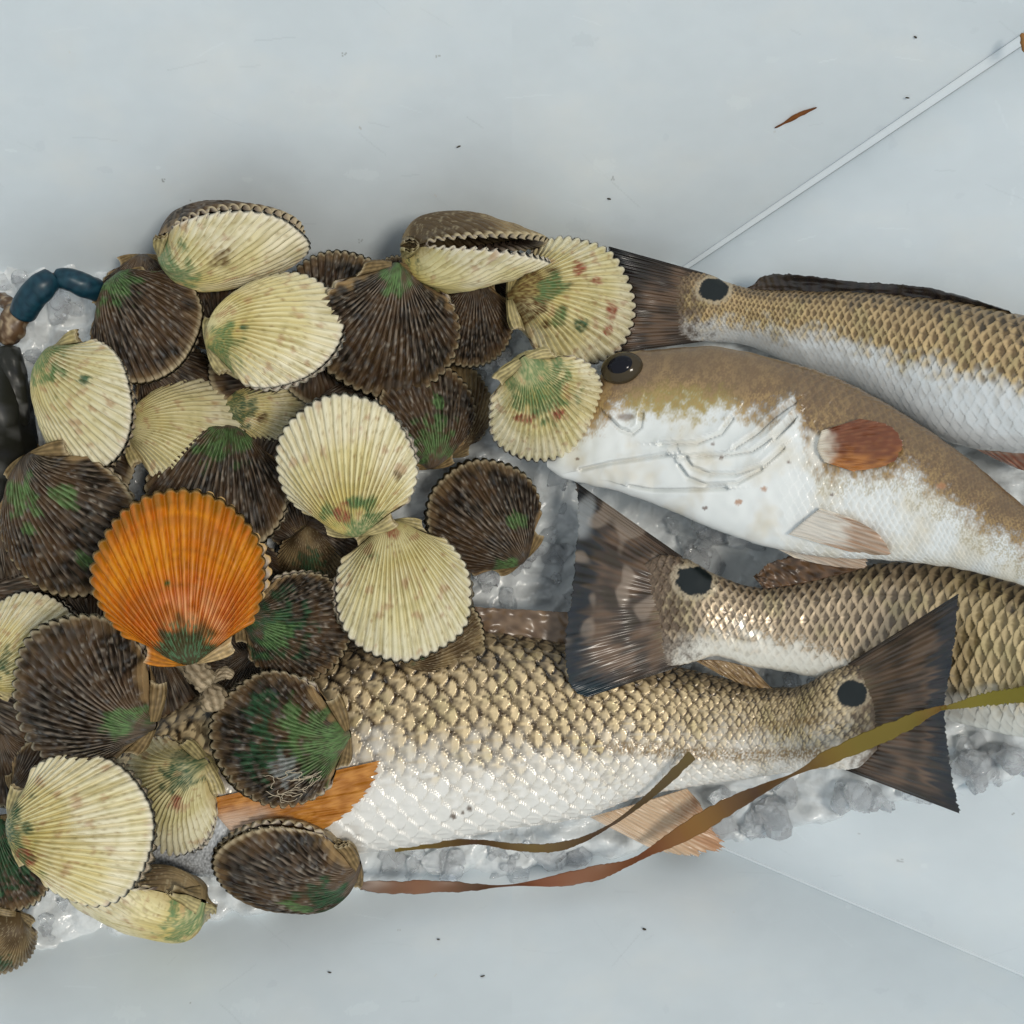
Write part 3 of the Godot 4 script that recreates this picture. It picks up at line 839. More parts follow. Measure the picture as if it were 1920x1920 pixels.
# st: stations [upper x, y, lower x, y, height, thickness share]; tail is +1 when the tail is at the end, -1 at the start
func fish_body(id: int, st: Array, rows: float, aspect: float, relief: float, tail: float, nu: int, nv: int) -> ArrayMesh:
	var a0 := []
	var b0 := []
	var th := []
	for s in st:
		a0.append(P(s[0], s[1], s[4]))
		b0.append(P(s[2], s[3], s[4]))
		th.append(Vector3(s[5], 0, 0))
	# even spacing by length
	var ns := st.size()
	var cum := [0.0]
	var fine := 400
	for k in range(1, fine + 1):
		var f0 := (k - 1.0) / fine * (ns - 1)
		var f1 := float(k) / fine * (ns - 1)
		cum.append(cum[k - 1] + ((spline(a0, f1) + spline(b0, f1)) - (spline(a0, f0) + spline(b0, f0))).length() * 0.5)
	var total: float = cum[fine]
	var ths := PackedFloat32Array()
	var nf := int(nv * 0.86)
	for j in nv:
		if j < nf:
			ths.append(lerpf(-0.30, PI + 0.30, j / (nf - 1.0)))
		else:
			ths.append(lerpf(PI + 0.30, TAU - 0.30, (j - nf + 1.0) / (nv - nf + 1.0)))
	var jm := 0
	for j in nf:
		if absf(ths[j] - PI / 2) < absf(ths[jm] - PI / 2):
			jm = j
	var pos := PackedVector3Array()
	var col := PackedColorArray()
	pos.resize(nu * nv)
	col.resize(nu * nv)
	var S := 0.0
	var kf := 0
	var prev := Vector3.ZERO
	var row := PackedVector3Array()
	row.resize(nv)
	var outw := PackedVector3Array()
	outw.resize(nv)
	for i in nu:
		var want := total * i / (nu - 1.0)
		while kf < fine - 1 and cum[kf + 1] < want:
			kf += 1
		var f: float = (kf + clampf((want - cum[kf]) / maxf(cum[kf + 1] - cum[kf], 1e-9), 0, 1)) / fine * (ns - 1)
		var A := spline(a0, f)
		var B := spline(b0, f)
		var mid := (A + B) * 0.5
		var half := (A - B) * 0.5
		var f2 := minf(f + 0.04, ns - 1.0)
		var f1b := maxf(f - 0.04, 0.0)
		var tan := ((spline(a0, f2) + spline(b0, f2)) - (spline(a0, f1b) + spline(b0, f1b))).normalized()
		var nrm := half.cross(tan).normalized()
		if nrm.y < 0:
			nrm = -nrm
		var thick := half.length() * spline(th, f).x
		for j in nv:
			var c := cos(ths[j])
			var s := sin(ths[j])
			row[j] = mid + half * (signf(c) * pow(absf(c), 0.92)) + nrm * (thick * signf(s) * pow(absf(s), 0.92))
			outw[j] = (half.normalized() * c * thick + nrm * s * half.length()).normalized()
		# arc length across the visible side, measured from its middle
		var arc := PackedFloat32Array()
		arc.resize(nv)
		for j in range(jm + 1, nv):
			arc[j] = arc[j - 1] - row[j].distance_to(row[j - 1])
		for j in range(jm - 1, -1, -1):
			arc[j] = arc[j + 1] + row[j].distance_to(row[j + 1])
		var reach := arc[0] - arc[nf - 1]
		var bl := reach / rows
		if i > 0:
			S += mid.distance_to(prev) / (aspect * maxf(bl, 0.0012))
		prev = mid
		for j in nv:
			var p := row[j]
			var q := unpx(p)
			var V := arc[j] / bl
			var dbest := 2.0
			var sid := 0.0
			var dlost := 0.0
			var r0 := floori(V)
			for r in [r0, r0 + 1]:
				var b: float = V - r
				var xx: float = (S - (0.5 if posmod(r, 2) == 1 else 0.0)) * tail + 0.07 * sin(r * 3.7)
				var e := xx + 0.5 * b * b + (0.24 * b if id == 4 else 0.0)
				var kk := ceilf(e)
				var d := kk - e
				dlost = maxf(dlost, d)
				if d < dbest:
					dbest = d
					sid = fposmod(sin(kk * 12.9898 + r * 78.233) * 43758.5453, 1.0)
			var hgt := 1.0 - dbest
			var amp := relief * bl
			var top := ths[j] > -0.25 and ths[j] < PI + 0.25
			var off := 0.0
			if id == 2:
				amp *= ss(1430.0, 1540.0, q.x)
				if top and q.x < 1520.0:
					for c in folds:
						var dd := polydist(c, q)
						if absf(dd) < 60.0:
							off += 0.0030 * exp(-absf(dd) / 15.0) * ss(4.0, -4.0, dd) - 0.0032 * exp(-dd * dd / 14.0)
			elif id == 4:
				amp *= ss(400.0, 470.0, q.x)
			if id == 1 or id == 3:
				var we: Array = white_edge_1 if id == 1 else white_edge_3
				amp *= lerpf(0.25, 1.0, ss(-20.0, 25.0, polyline_y(we, q.x) - q.y))
				var sc: Vector2 = Vector2(1338, 543) if id == 1 else Vector2(1303, 1088)
				amp *= ss(24.0, 44.0, q.distance_to(sc))
			elif id == 4:
				amp *= ss(24.0, 40.0, q.distance_to(Vector2(1597, 1301)))
			amp *= ss(0.0, 0.04, i / (nu - 1.0)) * ss(1.0, 0.96, i / (nu - 1.0))
			off += amp * (hgt - 0.6) * (0.65 + 0.7 * sid) + 0.00025 * n3(q.x * 0.03, q.y * 0.03, id)
			p += outw[j] * off
			pos[i * nv + j] = p
			var v := cos(ths[j]) if top else (1.0 if cos(ths[j]) > 0 else -1.0)
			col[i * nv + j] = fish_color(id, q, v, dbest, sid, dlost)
			if top:
				top_note(q.x, q.y, p.y)
	return grid(pos, col, nu, nv, true, false)

func along(c: Array, t: float) -> Vector3:
	var pts := []
	for e in c:
		pts.append(Vector3(e[0], e[1], e[2]))
	return spline(pts, t * (pts.size() - 1))

# a fin between its root line and its free edge, both [x, y, height]; lies on what is below when drape is set
func fin(called: String, parent: Node3D, root: Array, tip: Array, rays: int, color: Callable, drape := false, ragged := 0.02, nu := 120, nv := 26, bow := 0.0) -> MeshInstance3D:
	var pos := PackedVector3Array()
	var col := PackedColorArray()
	for i in nu:
		var a := i / (nu - 1.0)
		var r := along(root, a)
		var e := along(tip, a)
		var tear := 1.0 + ragged * (n3(a * rays * 0.9, 7.0, called.length()) + 0.8 * n3(a * rays * 2.7, 3.0, 0.0)) - ragged * 0.5 * absf(sin(a * rays * PI))
		var thin := minf(1.0, minf(a, 1.0 - a) * 12.0)
		for j in nv * 2:
			var under := j >= nv
			var b := (j if not under else 2 * nv - 1 - j) / (nv - 1.0)
			var g := r.lerp(e, b * lerpf(1.0, tear, b))
			var h := g.z + bow * sin(b * PI) * sin(a * PI)
			if drape:
				h = maxf(h, soft_top(g.x, g.y) + 0.0019)
			var ridge := (0.5 + 0.5 * cos(a * rays * TAU)) * 0.00042 * (1.0 - 0.4 * b)
			h += ridge + (0.0022 if nu > 150 else 0.001) * n3(a * 4.0, b * 2.2, rays) * b + 0.0005 * n3(a * 15.0, b * 3.0, rays)
			if under:
				h -= (0.0008 + ridge) * thin * lerpf(1.0, 0.3, b)
			pos.append(P(g.x, g.y, h) - parent.position)
			var c: Color = color.call(a, b, Vector2(g.x, g.y), 0.5 + 0.5 * cos(a * rays * TAU))
			c.a = 1.0
			col.append(c)
	return put(called, grid(pos, col, nu, nv * 2, true, false), M.fin, parent)

func soft_top(px: float, py: float) -> float:
	var s := 0.0
	var w := 0.0
	for dx in range(-3, 4):
		for dy in range(-3, 4):
			var k := Vector2i(int(px / 8.0) + dx, int(py / 8.0) + dy)
			var q := (Vector2(k) + Vector2(0.5, 0.5)) * 8.0 - Vector2(px, py)
			var g := exp(-q.length_squared() / 160.0)
			var h: float = hm.get(k, -1.0)
			if h > 0.0:
				s += h * g
				w += g
	return s / w if w > 0.0 else 0.0

func tail_color(a: float, b: float, q: Vector2, ray: float) -> Color:
	var st := n3(a * 34.0, b * 2.5, 1.0)
	var mi := n3(q.x * 0.02, q.y * 0.02, 3.0)
	var c := Color(0.050, 0.036, 0.027).lerp(Color(0.125, 0.078, 0.050), clampf(0.4 + st * 0.8 + mi, 0, 1))
	c = c.lerp(Color(0.17, 0.13, 0.095), ray * 0.28 * clampf(0.6 + mi, 0, 1))
	c = c.lerp(Color(0.014, 0.021, 0.028), ss(0.74, 0.90, b + 0.14 * st) * 0.85)
	c = c.lerp(Color(0.022, 0.020, 0.018), maxf(ss(0.10, 0.0, a), ss(0.90, 1.0, a)) * 0.8)
	c = c.lerp(Color(0.36, 0.28, 0.17) * (0.9 + 0.6 * st), ss(0.20, 0.02, b + 0.12 * st) * ss(0.05, 0.25, a) * ss(0.95, 0.75, a) * 0.75)
	return c

func build_fish() -> void:
	# --- under the scallops, tail to the right
	var f4 := thing("spotted_tail_fish", "gold-scaled fish with orange side fin and head buried under scallops", "fish", P(900, 1400, 0.05), "fish on the ice")
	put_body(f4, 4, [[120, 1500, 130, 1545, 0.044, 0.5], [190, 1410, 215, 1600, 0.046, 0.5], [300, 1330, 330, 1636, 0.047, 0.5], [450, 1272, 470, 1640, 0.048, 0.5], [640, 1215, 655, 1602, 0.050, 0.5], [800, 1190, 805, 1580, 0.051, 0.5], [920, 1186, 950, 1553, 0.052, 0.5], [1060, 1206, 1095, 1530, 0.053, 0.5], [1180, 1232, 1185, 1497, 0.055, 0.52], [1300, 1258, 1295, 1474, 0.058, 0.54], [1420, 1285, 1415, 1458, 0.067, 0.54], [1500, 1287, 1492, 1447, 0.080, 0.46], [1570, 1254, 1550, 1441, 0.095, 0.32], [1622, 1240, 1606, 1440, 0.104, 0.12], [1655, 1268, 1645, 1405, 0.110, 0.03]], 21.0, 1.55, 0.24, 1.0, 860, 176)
	fin("dorsal_fin", f4, [[760, 1192, 0.052], [890, 1190, 0.053], [1090, 1212, 0.055]], [[790, 1120, 0.05], [900, 1138, 0.052], [1085, 1148, 0.054]], 14, func(a: float, b: float, q: Vector2, ray: float) -> Color:
		return Color(0.12, 0.075, 0.045).lerp(Color(0.24, 0.16, 0.10), clampf(0.4 + n3(a * 20.0, b * 3.0, 2.0), 0, 1) * 0.7 + ray * 0.2))
	fin("pectoral_fin", f4, [[385, 1500, 0.06], [420, 1545, 0.06], [455, 1582, 0.058]], [[712, 1426, 0.06], [692, 1478, 0.06], [645, 1530, 0.06], [575, 1572, 0.056]], 16, func(a: float, b: float, q: Vector2, ray: float) -> Color:
		var c := Color(0.36, 0.13, 0.015).lerp(Color(0.55, 0.24, 0.05), clampf(0.45 + 0.9 * n3(q.x * 0.035, q.y * 0.035, 3.0) + 0.2 * (ray - 0.5) + 0.7 * n3(q.x * 0.12, q.y * 0.12, 1.0), 0, 1))
		return c.lerp(Color(0.62, 0.47, 0.36), ss(0.55, 0.15, b + 0.15 * n3(a * 6.0, b * 6.0, 5.0)) * ss(0.15, 0.5, a) * 0.9), true, 0.03, 90, 34)
	fin("anal_fin", f4, [[1105, 1532, 0.045], [1190, 1508, 0.047], [1288, 1478, 0.05]], [[1215, 1588, 0.038], [1290, 1604, 0.038], [1356, 1588, 0.039], [1330, 1545, 0.042], [1312, 1505, 0.046]], 24, func(a: float, b: float, q: Vector2, ray: float) -> Color:
		var c := Color(0.52, 0.37, 0.24).lerp(Color(0.38, 0.18, 0.08), ss(0.1, 0.9, b + 0.3 * n3(a * 7.0, b * 4.0, 3.0)) * ss(0.15, 0.5, a) * 0.9)
		c = c.lerp(Color(0.66, 0.54, 0.40), ray * 0.45 * clampf(0.6 + n3(a * 30.0, b * 6.0, 5.0), 0, 1))
		return c.lerp(Color(0.62, 0.52, 0.42), ss(0.2, 0.0, a) * 0.7), true, 0.06, 150, 30)
	# --- against the back wall, tail to the left
	var f1 := thing("spotted_tail_fish", "brown-scaled fish along the back wall, tail behind the spotted scallop", "fish", P(1600, 620, 0.09), "fish on the ice")
	put_body(f1, 1, [[1225, 515, 1228, 640, 0.051, 0.02], [1262, 503, 1266, 640, 0.052, 0.10], [1320, 512, 1325, 640, 0.055, 0.32], [1400, 540, 1402, 648, 0.062, 0.5], [1500, 546, 1500, 688, 0.076, 0.5], [1600, 548, 1598, 724, 0.090, 0.5], [1700, 556, 1692, 776, 0.104, 0.5], [1800, 568, 1792, 832, 0.119, 0.5], [1920, 592, 1918, 850, 0.138, 0.5], [2080, 630, 2080, 860, 0.160, 0.5], [2250, 700, 2250, 800, 0.182, 0.5]], 19.0, 1.25, 0.25, -1.0, 560, 150)
	fin("tail_fin", f1, [[1322, 512, 0.0555], [1300, 575, 0.055], [1322, 640, 0.0545]], [[1142, 462, 0.052], [1128, 520, 0.05], [1126, 590, 0.05], [1120, 668, 0.05]], 30, func(a: float, b: float, q: Vector2, ray: float) -> Color:
		return tail_color(a, b, q, ray).lerp(Color(0.012, 0.012, 0.012), ss(0.42, 0.18, a) * ss(0.25, 0.6, b) * 0.9), false, 0.03, 160, 40)
	fin("dorsal_fin", f1, [[1395, 542, 0.062], [1500, 548, 0.077], [1700, 558, 0.105], [1900, 592, 0.135]], [[1412, 534, 0.062], [1452, 513, 0.072], [1600, 527, 0.092], [1750, 541, 0.114], [1892, 582, 0.136]], 26, func(a: float, b: float, q: Vector2, ray: float) -> Color:
		return Color(0.022, 0.018, 0.016).lerp(Color(0.09, 0.062, 0.045), ss(0.35, 0.0, a) * 0.8 + 0.15 * ray), false, 0.05, 160, 12)
	fin("anal_fin", f1, [[1830, 842, 0.12], [1880, 846, 0.128], [1960, 850, 0.14]], [[1868, 862, 0.118], [1925, 884, 0.126], [1990, 890, 0.138]], 8, func(a: float, b: float, q: Vector2, ray: float) -> Color:
		return Color(0.36, 0.13, 0.08).lerp(Color(0.62, 0.48, 0.38), 0.4 * ray + ss(0.3, 0.0, b) * 0.5), false, 0.02, 40, 12)
	# --- in the middle, tail to the left
	var f3 := thing("spotted_tail_fish", "grey-gold fish with its torn wet brown tail over the gold-scaled fish", "fish", P(1600, 1180, 0.09), "fish on the ice")
	put_body(f3, 3, [[1205, 1062, 1215, 1235, 0.074, 0.02], [1240, 1042, 1258, 1248, 0.075, 0.08], [1292, 1050, 1305, 1240, 0.076, 0.30], [1350, 1082, 1345, 1230, 0.077, 0.48], [1420, 1102, 1405, 1248, 0.078, 0.5], [1500, 1093, 1495, 1263, 0.082, 0.5], [1600, 1066, 1590, 1286, 0.088, 0.48], [1700, 1055, 1690, 1322, 0.098, 0.44], [1800, 1060, 1790, 1352, 0.112, 0.42], [1920, 1096, 1915, 1382, 0.134, 0.42], [2080, 1140, 2070, 1400, 0.164, 0.46], [2260, 1220, 2250, 1350, 0.190, 0.46]], 15.0, 1.12, 0.26, -1.0, 640, 160)
	fin("tail_fin", f3, [[1280, 1044, 0.0735], [1255, 1140, 0.0735], [1285, 1246, 0.0735]], [[1079, 903, 0.058], [1084, 960, 0.062], [1074, 1090, 0.072], [1060, 1200, 0.079], [1068, 1285, 0.080], [1100, 1308, 0.079]], 34, func(a: float, b: float, q: Vector2, ray: float) -> Color:
		var c := tail_color(a, b, q, ray)
		var m := n3(q.x * 0.016 + 4.0, q.y * 0.016, 8.0)
		c = c.lerp(Color(0.30, 0.24, 0.19), ss(0.22, 0.5, m) * 0.6 * ss(0.7, 0.5, a))
		c = c.lerp(Color(0.34, 0.36, 0.37), ss(28.0, 12.0, Vector2(q.x - 1098, (q.y - 970) * 0.7).length() + 14.0 * m) * 0.7)
		return c.lerp(Color(0.012, 0.028, 0.040), ss(0.72, 0.9, a) * ss(0.55, 0.8, b) * 0.85), false, 0.014, 260, 64, 0.004)
	fin("dorsal_fin", f3, [[1432, 1104, 0.081], [1510, 1093, 0.085], [1625, 1064, 0.095]], [[1412, 1080, 0.08], [1472, 1044, 0.082], [1600, 1040, 0.09]], 12, func(a: float, b: float, q: Vector2, ray: float) -> Color:
		return Color(0.05, 0.03, 0.018).lerp(Color(0.15, 0.085, 0.045), clampf(0.4 + n3(a * 12.0, b * 3.0, 4.0) + 0.3 * ray, 0, 1)), false, 0.05, 80, 20)
	fin("anal_fin", f3, [[1302, 1238, 0.076], [1350, 1238, 0.077], [1410, 1252, 0.079]], [[1352, 1266, 0.075], [1400, 1286, 0.076], [1448, 1292, 0.077]], 10, func(a: float, b: float, q: Vector2, ray: float) -> Color:
		return Color(0.13, 0.075, 0.03).lerp(Color(0.30, 0.20, 0.10), clampf(0.3 + 0.5 * ray + n3(a * 9.0, b * 2.0, 6.0), 0, 1)), false, 0.03, 60, 16)
	# --- on top, head to the left
	var f2 := thing("spotted_tail_fish", "white-jawed fish showing its head, eye and gill cover", "fish", P(1450, 850, 0.1), "fish on the ice")
	put_body(f2, 2, [[1026, 864, 1027, 876, 0.068, 0.5], [1052, 848, 1056, 896, 0.070, 0.60], [1088, 806, 1092, 906, 0.0725, 0.50], [1122, 716, 1122, 913, 0.075, 0.40], [1160, 666, 1160, 922, 0.078, 0.38], [1240, 655, 1235, 948, 0.083, 0.40], [1340, 650, 1330, 988, 0.091, 0.40], [1450, 672, 1435, 1024, 0.098, 0.42], [1560, 705, 1550, 1044, 0.107, 0.43], [1680, 768, 1670, 1050, 0.120, 0.45], [1800, 850, 1795, 1066, 0.135, 0.48], [1920, 950, 1915, 1096, 0.152, 0.5], [2040, 1040, 2030, 1140, 0.168, 0.5], [2150, 1110, 2130, 1190, 0.182, 0.3]], 30.0, 1.2, 0.12, 1.0, 860, 216)
	fin("pectoral_fin", f2, [[1540, 808, 0.1], [1532, 840, 0.1], [1545, 866, 0.1]], [[1612, 785, 0.1], [1668, 798, 0.1], [1692, 834, 0.1], [1668, 870, 0.1], [1600, 884, 0.1]], 14, func(a: float, b: float, q: Vector2, ray: float) -> Color:
		var c := Color(0.17, 0.055, 0.024).lerp(Color(0.42, 0.17, 0.048), ss(0.45, 0.95, a + 0.2 * n3(a * 8.0, b * 6.0, 1.0)))
		c = c.lerp(Color(0.15, 0.05, 0.02), ss(22.0, 8.0, Vector2(q.x - 1634, q.y - 842).length()) * 0.6)
		c = c.lerp(Color(0.30, 0.13, 0.06), ray * 0.35 * clampf(0.5 + 2.0 * n3(q.x * 0.06, q.y * 0.06, 4.0), 0, 1))
		return c.lerp(Color(0.66, 0.60, 0.50), ss(0.30, 0.04, b + 0.05 * n3(a * 4.0, b * 9.0, 2.0))), true, 0.02, 70, 34)
	fin("pelvic_fin", f2, [[1538, 952, 0.1], [1510, 975, 0.1], [1478, 1002, 0.095]], [[1600, 972, 0.1], [1645, 1000, 0.1], [1668, 1040, 0.1], [1590, 1034, 0.098]], 10, func(a: float, b: float, q: Vector2, ray: float) -> Color:
		var c := Color(0.62, 0.58, 0.52).lerp(Color(0.36, 0.20, 0.11), ss(0.35, 0.75, b + 0.2 * n3(a * 8.0, b * 4.0, 1.0)) * 0.85)
		return c.lerp(Color(0.72, 0.66, 0.56), maxf(0.3 * ray, ss(0.14, 0.03, a))), true, 0.02, 60, 30)
	fin("pelvic_fin", f2, [[1450, 992, 0.092], [1440, 1005, 0.09], [1436, 1018, 0.088]], [[1625, 1046, 0.1], [1622, 1064, 0.1], [1560, 1062, 0.095], [1490, 1046, 0.09]], 8, func(a: float, b: float, q: Vector2, ray: float) -> Color:
		var c := Color(0.60, 0.56, 0.50).lerp(Color(0.36, 0.22, 0.13), ss(0.3, 0.7, b) * ss(0.9, 0.5, a) * 0.7)
		return c.lerp(Color(0.72, 0.64, 0.53), maxf(0.3 * ray, ss(0.86, 0.97, a))), false, 0.02, 60, 24)
	fin("anal_fin", f2, [[1840, 1062, 0.14], [1900, 1085, 0.15], [1970, 1110, 0.158]], [[1880, 1085, 0.141], [1935, 1105, 0.15], [2000, 1125, 0.16]], 6, func(a: float, b: float, q: Vector2, ray: float) -> Color:
		return Color(0.34, 0.26, 0.20).lerp(Color(0.6, 0.5, 0.4), 0.4 * ray), false, 0.02, 40, 12)
	fin("tail_fin", f4, [[1590, 1244, 0.100], [1612, 1340, 0.1005], [1575, 1440, 0.097]], [[1797, 1113, 0.146], [1788, 1220, 0.143], [1772, 1330, 0.133], [1782, 1430, 0.124], [1801, 1526, 0.116]], 34, func(a: float, b: float, q: Vector2, ray: float) -> Color:
		return tail_color(a, b, q, ray), false, 0.014, 260, 60, 0.006)
	# the eye: a socket rim, a dark glassy ball and its pupil
	var ec := P(1166, 690, 0.0868)
	var eye := put("eye", ball(Vector3(40, 22, 31) * PX * 0.9, Color(0.050, 0.036, 0.020)), M.eye, f2)
	eye.position = ec - f2.position
	eye.rotation = Vector3(-0.35, 0.1, 0.25)
	var pup := put("pupil", ball(Vector3(25, 10, 19) * PX * 0.9, Color(0.004, 0.006, 0.010)), M.eye, eye)
	pup.position = Vector3(0.0, 0.0031, 0.0)

func ball(r: Vector3, c: Color) -> ArrayMesh:
	var pos := PackedVector3Array()
	var col := PackedColorArray()
	for i in 25:
		var th := PI * i / 24.0
		for j in 40:
			var ph := TAU * j / 40.0
			pos.append(Vector3(sin(th) * cos(ph) * r.x, cos(th) * r.y, sin(th) * sin(ph) * r.z))
			col.append(c)
	return grid(pos, col, 25, 40, true, true)

func put_body(o: Node3D, id: int, st: Array, rows: float, aspect: float, relief: float, tail: float, nu: int, nv: int) -> void:
	var b := put("body", fish_body(id, st, rows, aspect, relief, tail, nu, nv), M.fish_head if id == 2 else M.fish, o)
	b.position = -o.position

# ---------------------------------------------------------------- weed, crab, litter
func ribbon(label: String, pts: Array, colors: Array) -> void:
	# pts: [x, y, lift, half width px, twist]
	var nu := 200
	var c := []
	var w := []
	for p in pts:
		c.append(P(p[0], p[1], p[2]))
		w.append(Vector3(p[3] * PX, p[4], 0))
	var pos := PackedVector3Array()
	var col := PackedColorArray()
	var n := pts.size()
	for i in nu:
		var t := i / (nu - 1.0)
		var f := t * (n - 1)
		var m := spline(c, f)
		var d := (spline(c, minf(f + 0.05, n - 1.0)) - spline(c, maxf(f - 0.05, 0.0))).normalized()
		var wt := spline(w, f)
		var side := d.cross(Vector3.UP).normalized()
		var up := side.cross(d).normalized()
		var a := wt.y
		var s2 := side * cos(a) + up * sin(a)
		var u2 := up * cos(a) - side * sin(a)
		var hw := maxf(wt.x, 0.0002) * 0.85 * (1.0 + 0.16 * n3(t * 30.0, n, 0.0) + 0.12 * n3(t * 140.0, n, 2.0))
		var base: Color = colors[mini(int(t * (colors.size() - 1)), colors.size() - 2)].lerp(colors[mini(int(t * (colors.size() - 1)), colors.size() - 2) + 1], fposmod(t * (colors.size() - 1), 1.0) if t < 1.0 else 1.0)
		for j in 14:
			var b := TAU * j / 14.0
			pos.append(m + s2 * cos(b) * hw + u2 * (sin(b) * 0.00025 + 0.0003 * cos(b) * cos(b)))
			var q := base
			q.a = 1.0
			col.append(q)
	var o := put("eelgrass_blade", grid(pos, col, nu, 14, true, false), M.weed)
	tag(o, label, "eelgrass", "eelgrass blades over the fish")

func build_details() -> void:
	var rust := Color(0.17, 0.065, 0.02)
	var dk := Color(0.09, 0.045, 0.02)
	var ol := Color(0.165, 0.12, 0.010)
	var og := Color(0.20, 0.095, 0.012)
	var red := Color(0.20, 0.065, 0.025)
	ribbon("long twisted rust-brown eelgrass blade crossing the gold-scaled fish's tail", [[676, 1660, 0.046, 9, 0.0], [740, 1664, 0.045, 13, 0.2], [820, 1662, 0.045, 13, 0.1], [890, 1664, 0.045, 8, 0.6], [955, 1661, 0.046, 3, 1.2], [1040, 1652, 0.046, 12, 0.3], [1120, 1636, 0.047, 15, 0.1], [1180, 1618, 0.049, 8, 0.8], [1225, 1594, 0.055, 9, 0.7], [1290, 1557, 0.062, 19, 0.1], [1360, 1515, 0.068, 17, 0.2], [1430, 1480, 0.080, 10, 0.6], [1490, 1452, 0.092, 4, 1.1], [1545, 1424, 0.110, 12, 0.2], [1620, 1391, 0.120, 16, 0.1], [1690, 1361, 0.129, 14, 0.2], [1735, 1340, 0.135, 10, 0.6], [1775, 1325, 0.138, 4, 1.1]], [dk, rust, dk, red, rust, red, og, dk, og, ol, ol, og])
	ribbon("olive-yellow eelgrass blade lying on the grey-gold fish's belly", [[1765, 1330, 0.138, 4, 0.9], [1800, 1322, 0.139, 7, 0.3], [1850, 1311, 0.143, 12, 0.05], [1920, 1302, 0.152, 14, 0.0], [2010, 1292, 0.166, 14, 0.0]], [ol, Color(0.17, 0.14, 0.006), Color(0.17, 0.14, 0.006)])
	ribbon("thin dark olive eelgrass blade with its cut end up on the belly", [[740, 1592, 0.047, 6, 0.3], [830, 1582, 0.047, 8, 0.4], [900, 1580, 0.047, 7, 0.9], [960, 1588, 0.047, 8, 0.5], [1030, 1590, 0.048, 9, 0.3], [1090, 1576, 0.052, 7, 0.6], [1150, 1545, 0.060, 4, 0.9], [1200, 1508, 0.068, 6, 0.6], [1250, 1464, 0.074, 9, 0.4], [1298, 1416, 0.080, 10, 0.3]], [Color(0.16, 0.11, 0.012), dk, Color(0.13, 0.08, 0.015), dk, Color(0.085, 0.05, 0.014), Color(0.12, 0.08, 0.02)])
	# crab at the picture's left margin
	var crab := thing("blue_crab", "dark crab with blue legs half buried in the ice beside scallops", "crab", P(0, 720, 0.04))
	var blue := func(t: float, a: float, p: Vector3) -> Color: return Color(0.005, 0.024, 0.040).lerp(Color(0.012, 0.050, 0.072), clampf(0.5 + n3(p.x * 300.0, p.y * 300.0, p.z * 300.0), 0, 1))
	var brown := func(t: float, a: float, p: Vector3) -> Color: return Color(0.10, 0.055, 0.03).lerp(Color(0.36, 0.27, 0.17), ss(0.1, 0.6, n3(p.x * 260.0, p.y * 260.0, p.z * 260.0)))
	var black := func(t: float, a: float, p: Vector3) -> Color: return Color(0.016, 0.016, 0.015).lerp(Color(0.10, 0.10, 0.095), ss(0.15, 0.6, n3(p.x * 150.0, p.y * 150.0, p.z * 150.0)))
	for part in [["leg_segment", [[40, 592, 0.060], [56, 562, 0.064], [80, 536, 0.066], [96, 524, 0.064]], [0.0054, 0.0060, 0.0060, 0.0048], blue], ["leg_segment", [[106, 522, 0.063], [130, 524, 0.064], [160, 536, 0.062], [185, 546, 0.058]], [0.0040, 0.0046, 0.0050, 0.0046], blue],
			["joint", [[92, 520, 0.060], [101, 524, 0.061], [110, 530, 0.058]], [0.0018, 0.0030, 0.0015], brown], ["joint", [[8, 640, 0.055], [22, 612, 0.058], [34, 590, 0.056], [40, 600, 0.05]], [0.004, 0.006, 0.005, 0.002], brown], ["joint", [[0, 560, 0.045], [20, 572, 0.052], [36, 584, 0.055]], [0.003, 0.003, 0.002], brown],
			["leg", [[12, 650, 0.056], [20, 700, 0.058], [34, 760, 0.055], [42, 800, 0.05]], [0.005, 0.0065, 0.005, 0.002], black], ["leg", [[-10, 690, 0.05], [0, 760, 0.05], [14, 830, 0.05], [30, 880, 0.045]], [0.006, 0.0075, 0.006, 0.003], black],
			["carapace", [[-110, 640, 0.045], [-60, 700, 0.05], [-30, 780, 0.05], [-20, 870, 0.045], [-60, 940, 0.04]], [0.010, 0.018, 0.020, 0.017, 0.008], black]]:
		var pts := []
		for e in part[1]:
			pts.append(P(e[0], e[1], e[2]) - crab.position)
		put(part[0], tube(pts, part[2], part[3], 30, 20, 0.05 if part[0] == "leg_segment" else 0.2), M.crab, crab)
	# litter stuck to the walls
	var twig := []
	for e in [[1452, 239], [1470, 230], [1492, 217], [1508, 210], [1532, 200]]:
		twig.append(on_back(e[0], e[1]))
	put_tagged("weed_scrap", tube(twig, [0.0003, 0.0004, 0.0011, 0.0009, 0.0003], func(t: float, a: float, p: Vector3) -> Color: return Color(0.14, 0.05, 0.015) * (0.7 + 0.6 * sin(t * PI)), 30, 8, 0.3), "rust-brown scrap of weed stuck to the back wall", "weed scrap")
	var bit := [on_end(1916, 62), on_end(1921, 80), on_end(1922, 100)]
	put_tagged("weed_scrap", tube(bit, [0.0008, 0.0014, 0.0008], func(_t: float, _a: float, _p: Vector3) -> Color: return Color(0.28, 0.14, 0.05), 12, 8, 0.3), "brown scrap of weed caught in the back corner groove", "weed scrap")
	rng.seed = 5
	for e in [[1142, 372, 3.5], [1716, 69, 3.5], [1702, 184, 3.0], [860, 274, 3.0]]:
		speck(on_back(e[0], e[1]) if e[0] < 1650 or e[1] < 150 else on_end(e[0], e[1]), e[2], "wall behind the heap")
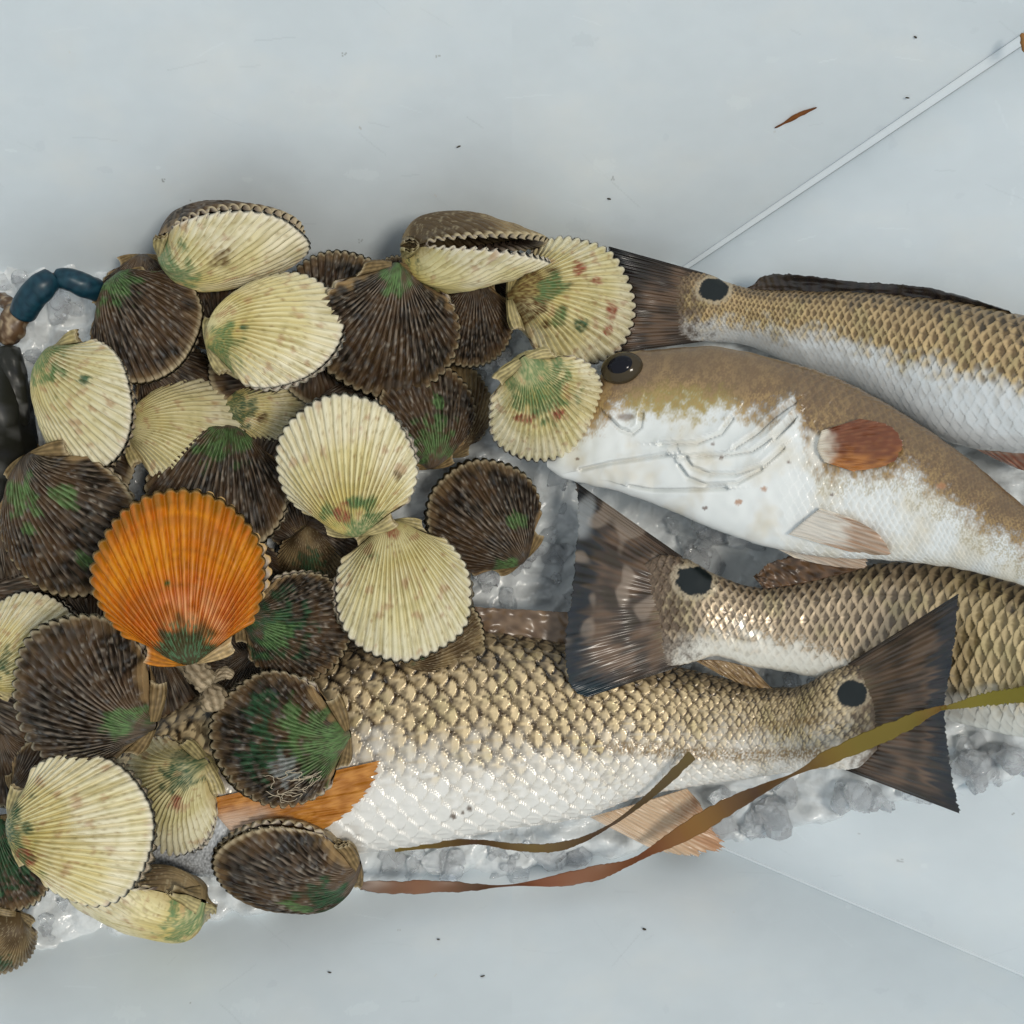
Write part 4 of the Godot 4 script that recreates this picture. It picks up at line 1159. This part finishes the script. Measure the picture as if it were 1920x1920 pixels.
	for e in [[822, 1762, 3.0], [905, 1831, 3.0], [1635, 1682, 2.5], [1675, 1696, 2.5], [1208, 1743, 4.5], [618, 1824, 3.0]]:
		speck(on_front(e[0], e[1]), e[2], "front wall")

func put_tagged(called: String, mesh: Mesh, label: String, category: String, group := "") -> MeshInstance3D:
	var o := put(called, mesh, M.debris)
	tag(o, label, category, group)
	return o

func speck(p: Vector3, r: float, where: String) -> void:
	var d := Vector3(rng.randf_range(0.5, 1.4), 0, rng.randf_range(-0.6, 0.4)) * r * PX
	put_tagged("grit_speck", tube([p - d, p + Vector3(0, 0.0002, 0), p + d], [r * PX * 0.3, r * PX * 0.45, r * PX * 0.25], func(_t: float, _a: float, _p: Vector3) -> Color: return Color(0.05, 0.04, 0.03), 9, 7, 0.3), "tiny dark speck of grit on the white " + where, "grit", "grit on the " + where)

func on_back(px: float, py: float) -> Vector3:
	var k := -(py - 960.0) * PX / HC
	var h := (k * HC - 0.106 + 0.8 * 0.03) / (0.8 + k)
	return P(px, py, h) + Vector3(0, 0.0003, 0.0003)

func on_front(px: float, py: float) -> Vector3:
	var h := 0.05
	for q in 60:
		var p := P(px, py, h)
		h += (p.z - front_z(p.x, h)) * 0.5
	var e := P(px, py, h)
	if ramp_h(e.x, e.z) > h:
		return on_end(px, py)
	return e + Vector3(0, 0.0003, -0.0003)

func on_end(px: float, py: float) -> Vector3:
	var h := 0.08
	for q in 60:
		var p := P(px, py, h)
		h += (ramp_h(p.x, p.z) - h) * 0.5
	return P(px, py, h) + Vector3(-0.0002, 0.0004, 0)

func _ready() -> void:
	noise.seed = 7
	noise.noise_type = FastNoiseLite.TYPE_SIMPLEX_SMOOTH
	noise.frequency = 1.0
	noise.fractal_type = FastNoiseLite.FRACTAL_NONE
	var cam := Camera3D.new()
	cam.name = "camera"
	cam.fov = rad_to_deg(2.0 * atan(0.225 / HC))
	cam.near = 0.02
	cam.far = 20.0
	cam.transform = Transform3D(Basis(Vector3.RIGHT, Vector3(0, 0, -1), Vector3.UP), Vector3(0, HC, 0))
	add_child(cam)
	cam.current = true
	var env := Environment.new()
	env.background_mode = Environment.BG_SKY
	var sm := ProceduralSkyMaterial.new()
	sm.sky_top_color = Color(0.80, 0.83, 0.85)
	sm.sky_horizon_color = Color(0.68, 0.70, 0.72)
	sm.sky_curve = 0.3
	sm.ground_bottom_color = Color(0.35, 0.36, 0.37)
	sm.ground_horizon_color = Color(0.6, 0.62, 0.64)
	sm.sun_angle_max = 0.0
	var sky := Sky.new()
	sky.sky_material = sm
	env.sky = sky
	env.tonemap_mode = Environment.TONE_MAPPER_LINEAR
	env.tonemap_exposure = 1.02
	env.sdfgi_enabled = true
	env.ssao_enabled = true
	env.ssil_enabled = true
	var we := WorldEnvironment.new()
	we.environment = env
	add_child(we)
	var sun := DirectionalLight3D.new()
	sun.name = "sun"
	sun.light_energy = 0.5
	sun.light_angular_distance = 12.0
	sun.light_color = Color(1.0, 0.97, 0.92)
	sun.shadow_enabled = true
	sun.rotation = Vector3(deg_to_rad(-72.0), deg_to_rad(80.0), 0)
	add_child(sun)
	var t0 := Time.get_ticks_msec()
	make_materials()
	build_box()
	print("box ", Time.get_ticks_msec() - t0)
	build_ice()
	print("ice ", Time.get_ticks_msec() - t0)
	build_fish()
	print("fish ", Time.get_ticks_msec() - t0)
	build_scallops()
	print("scallops ", Time.get_ticks_msec() - t0)
	build_details()
	print("details ", Time.get_ticks_msec() - t0)
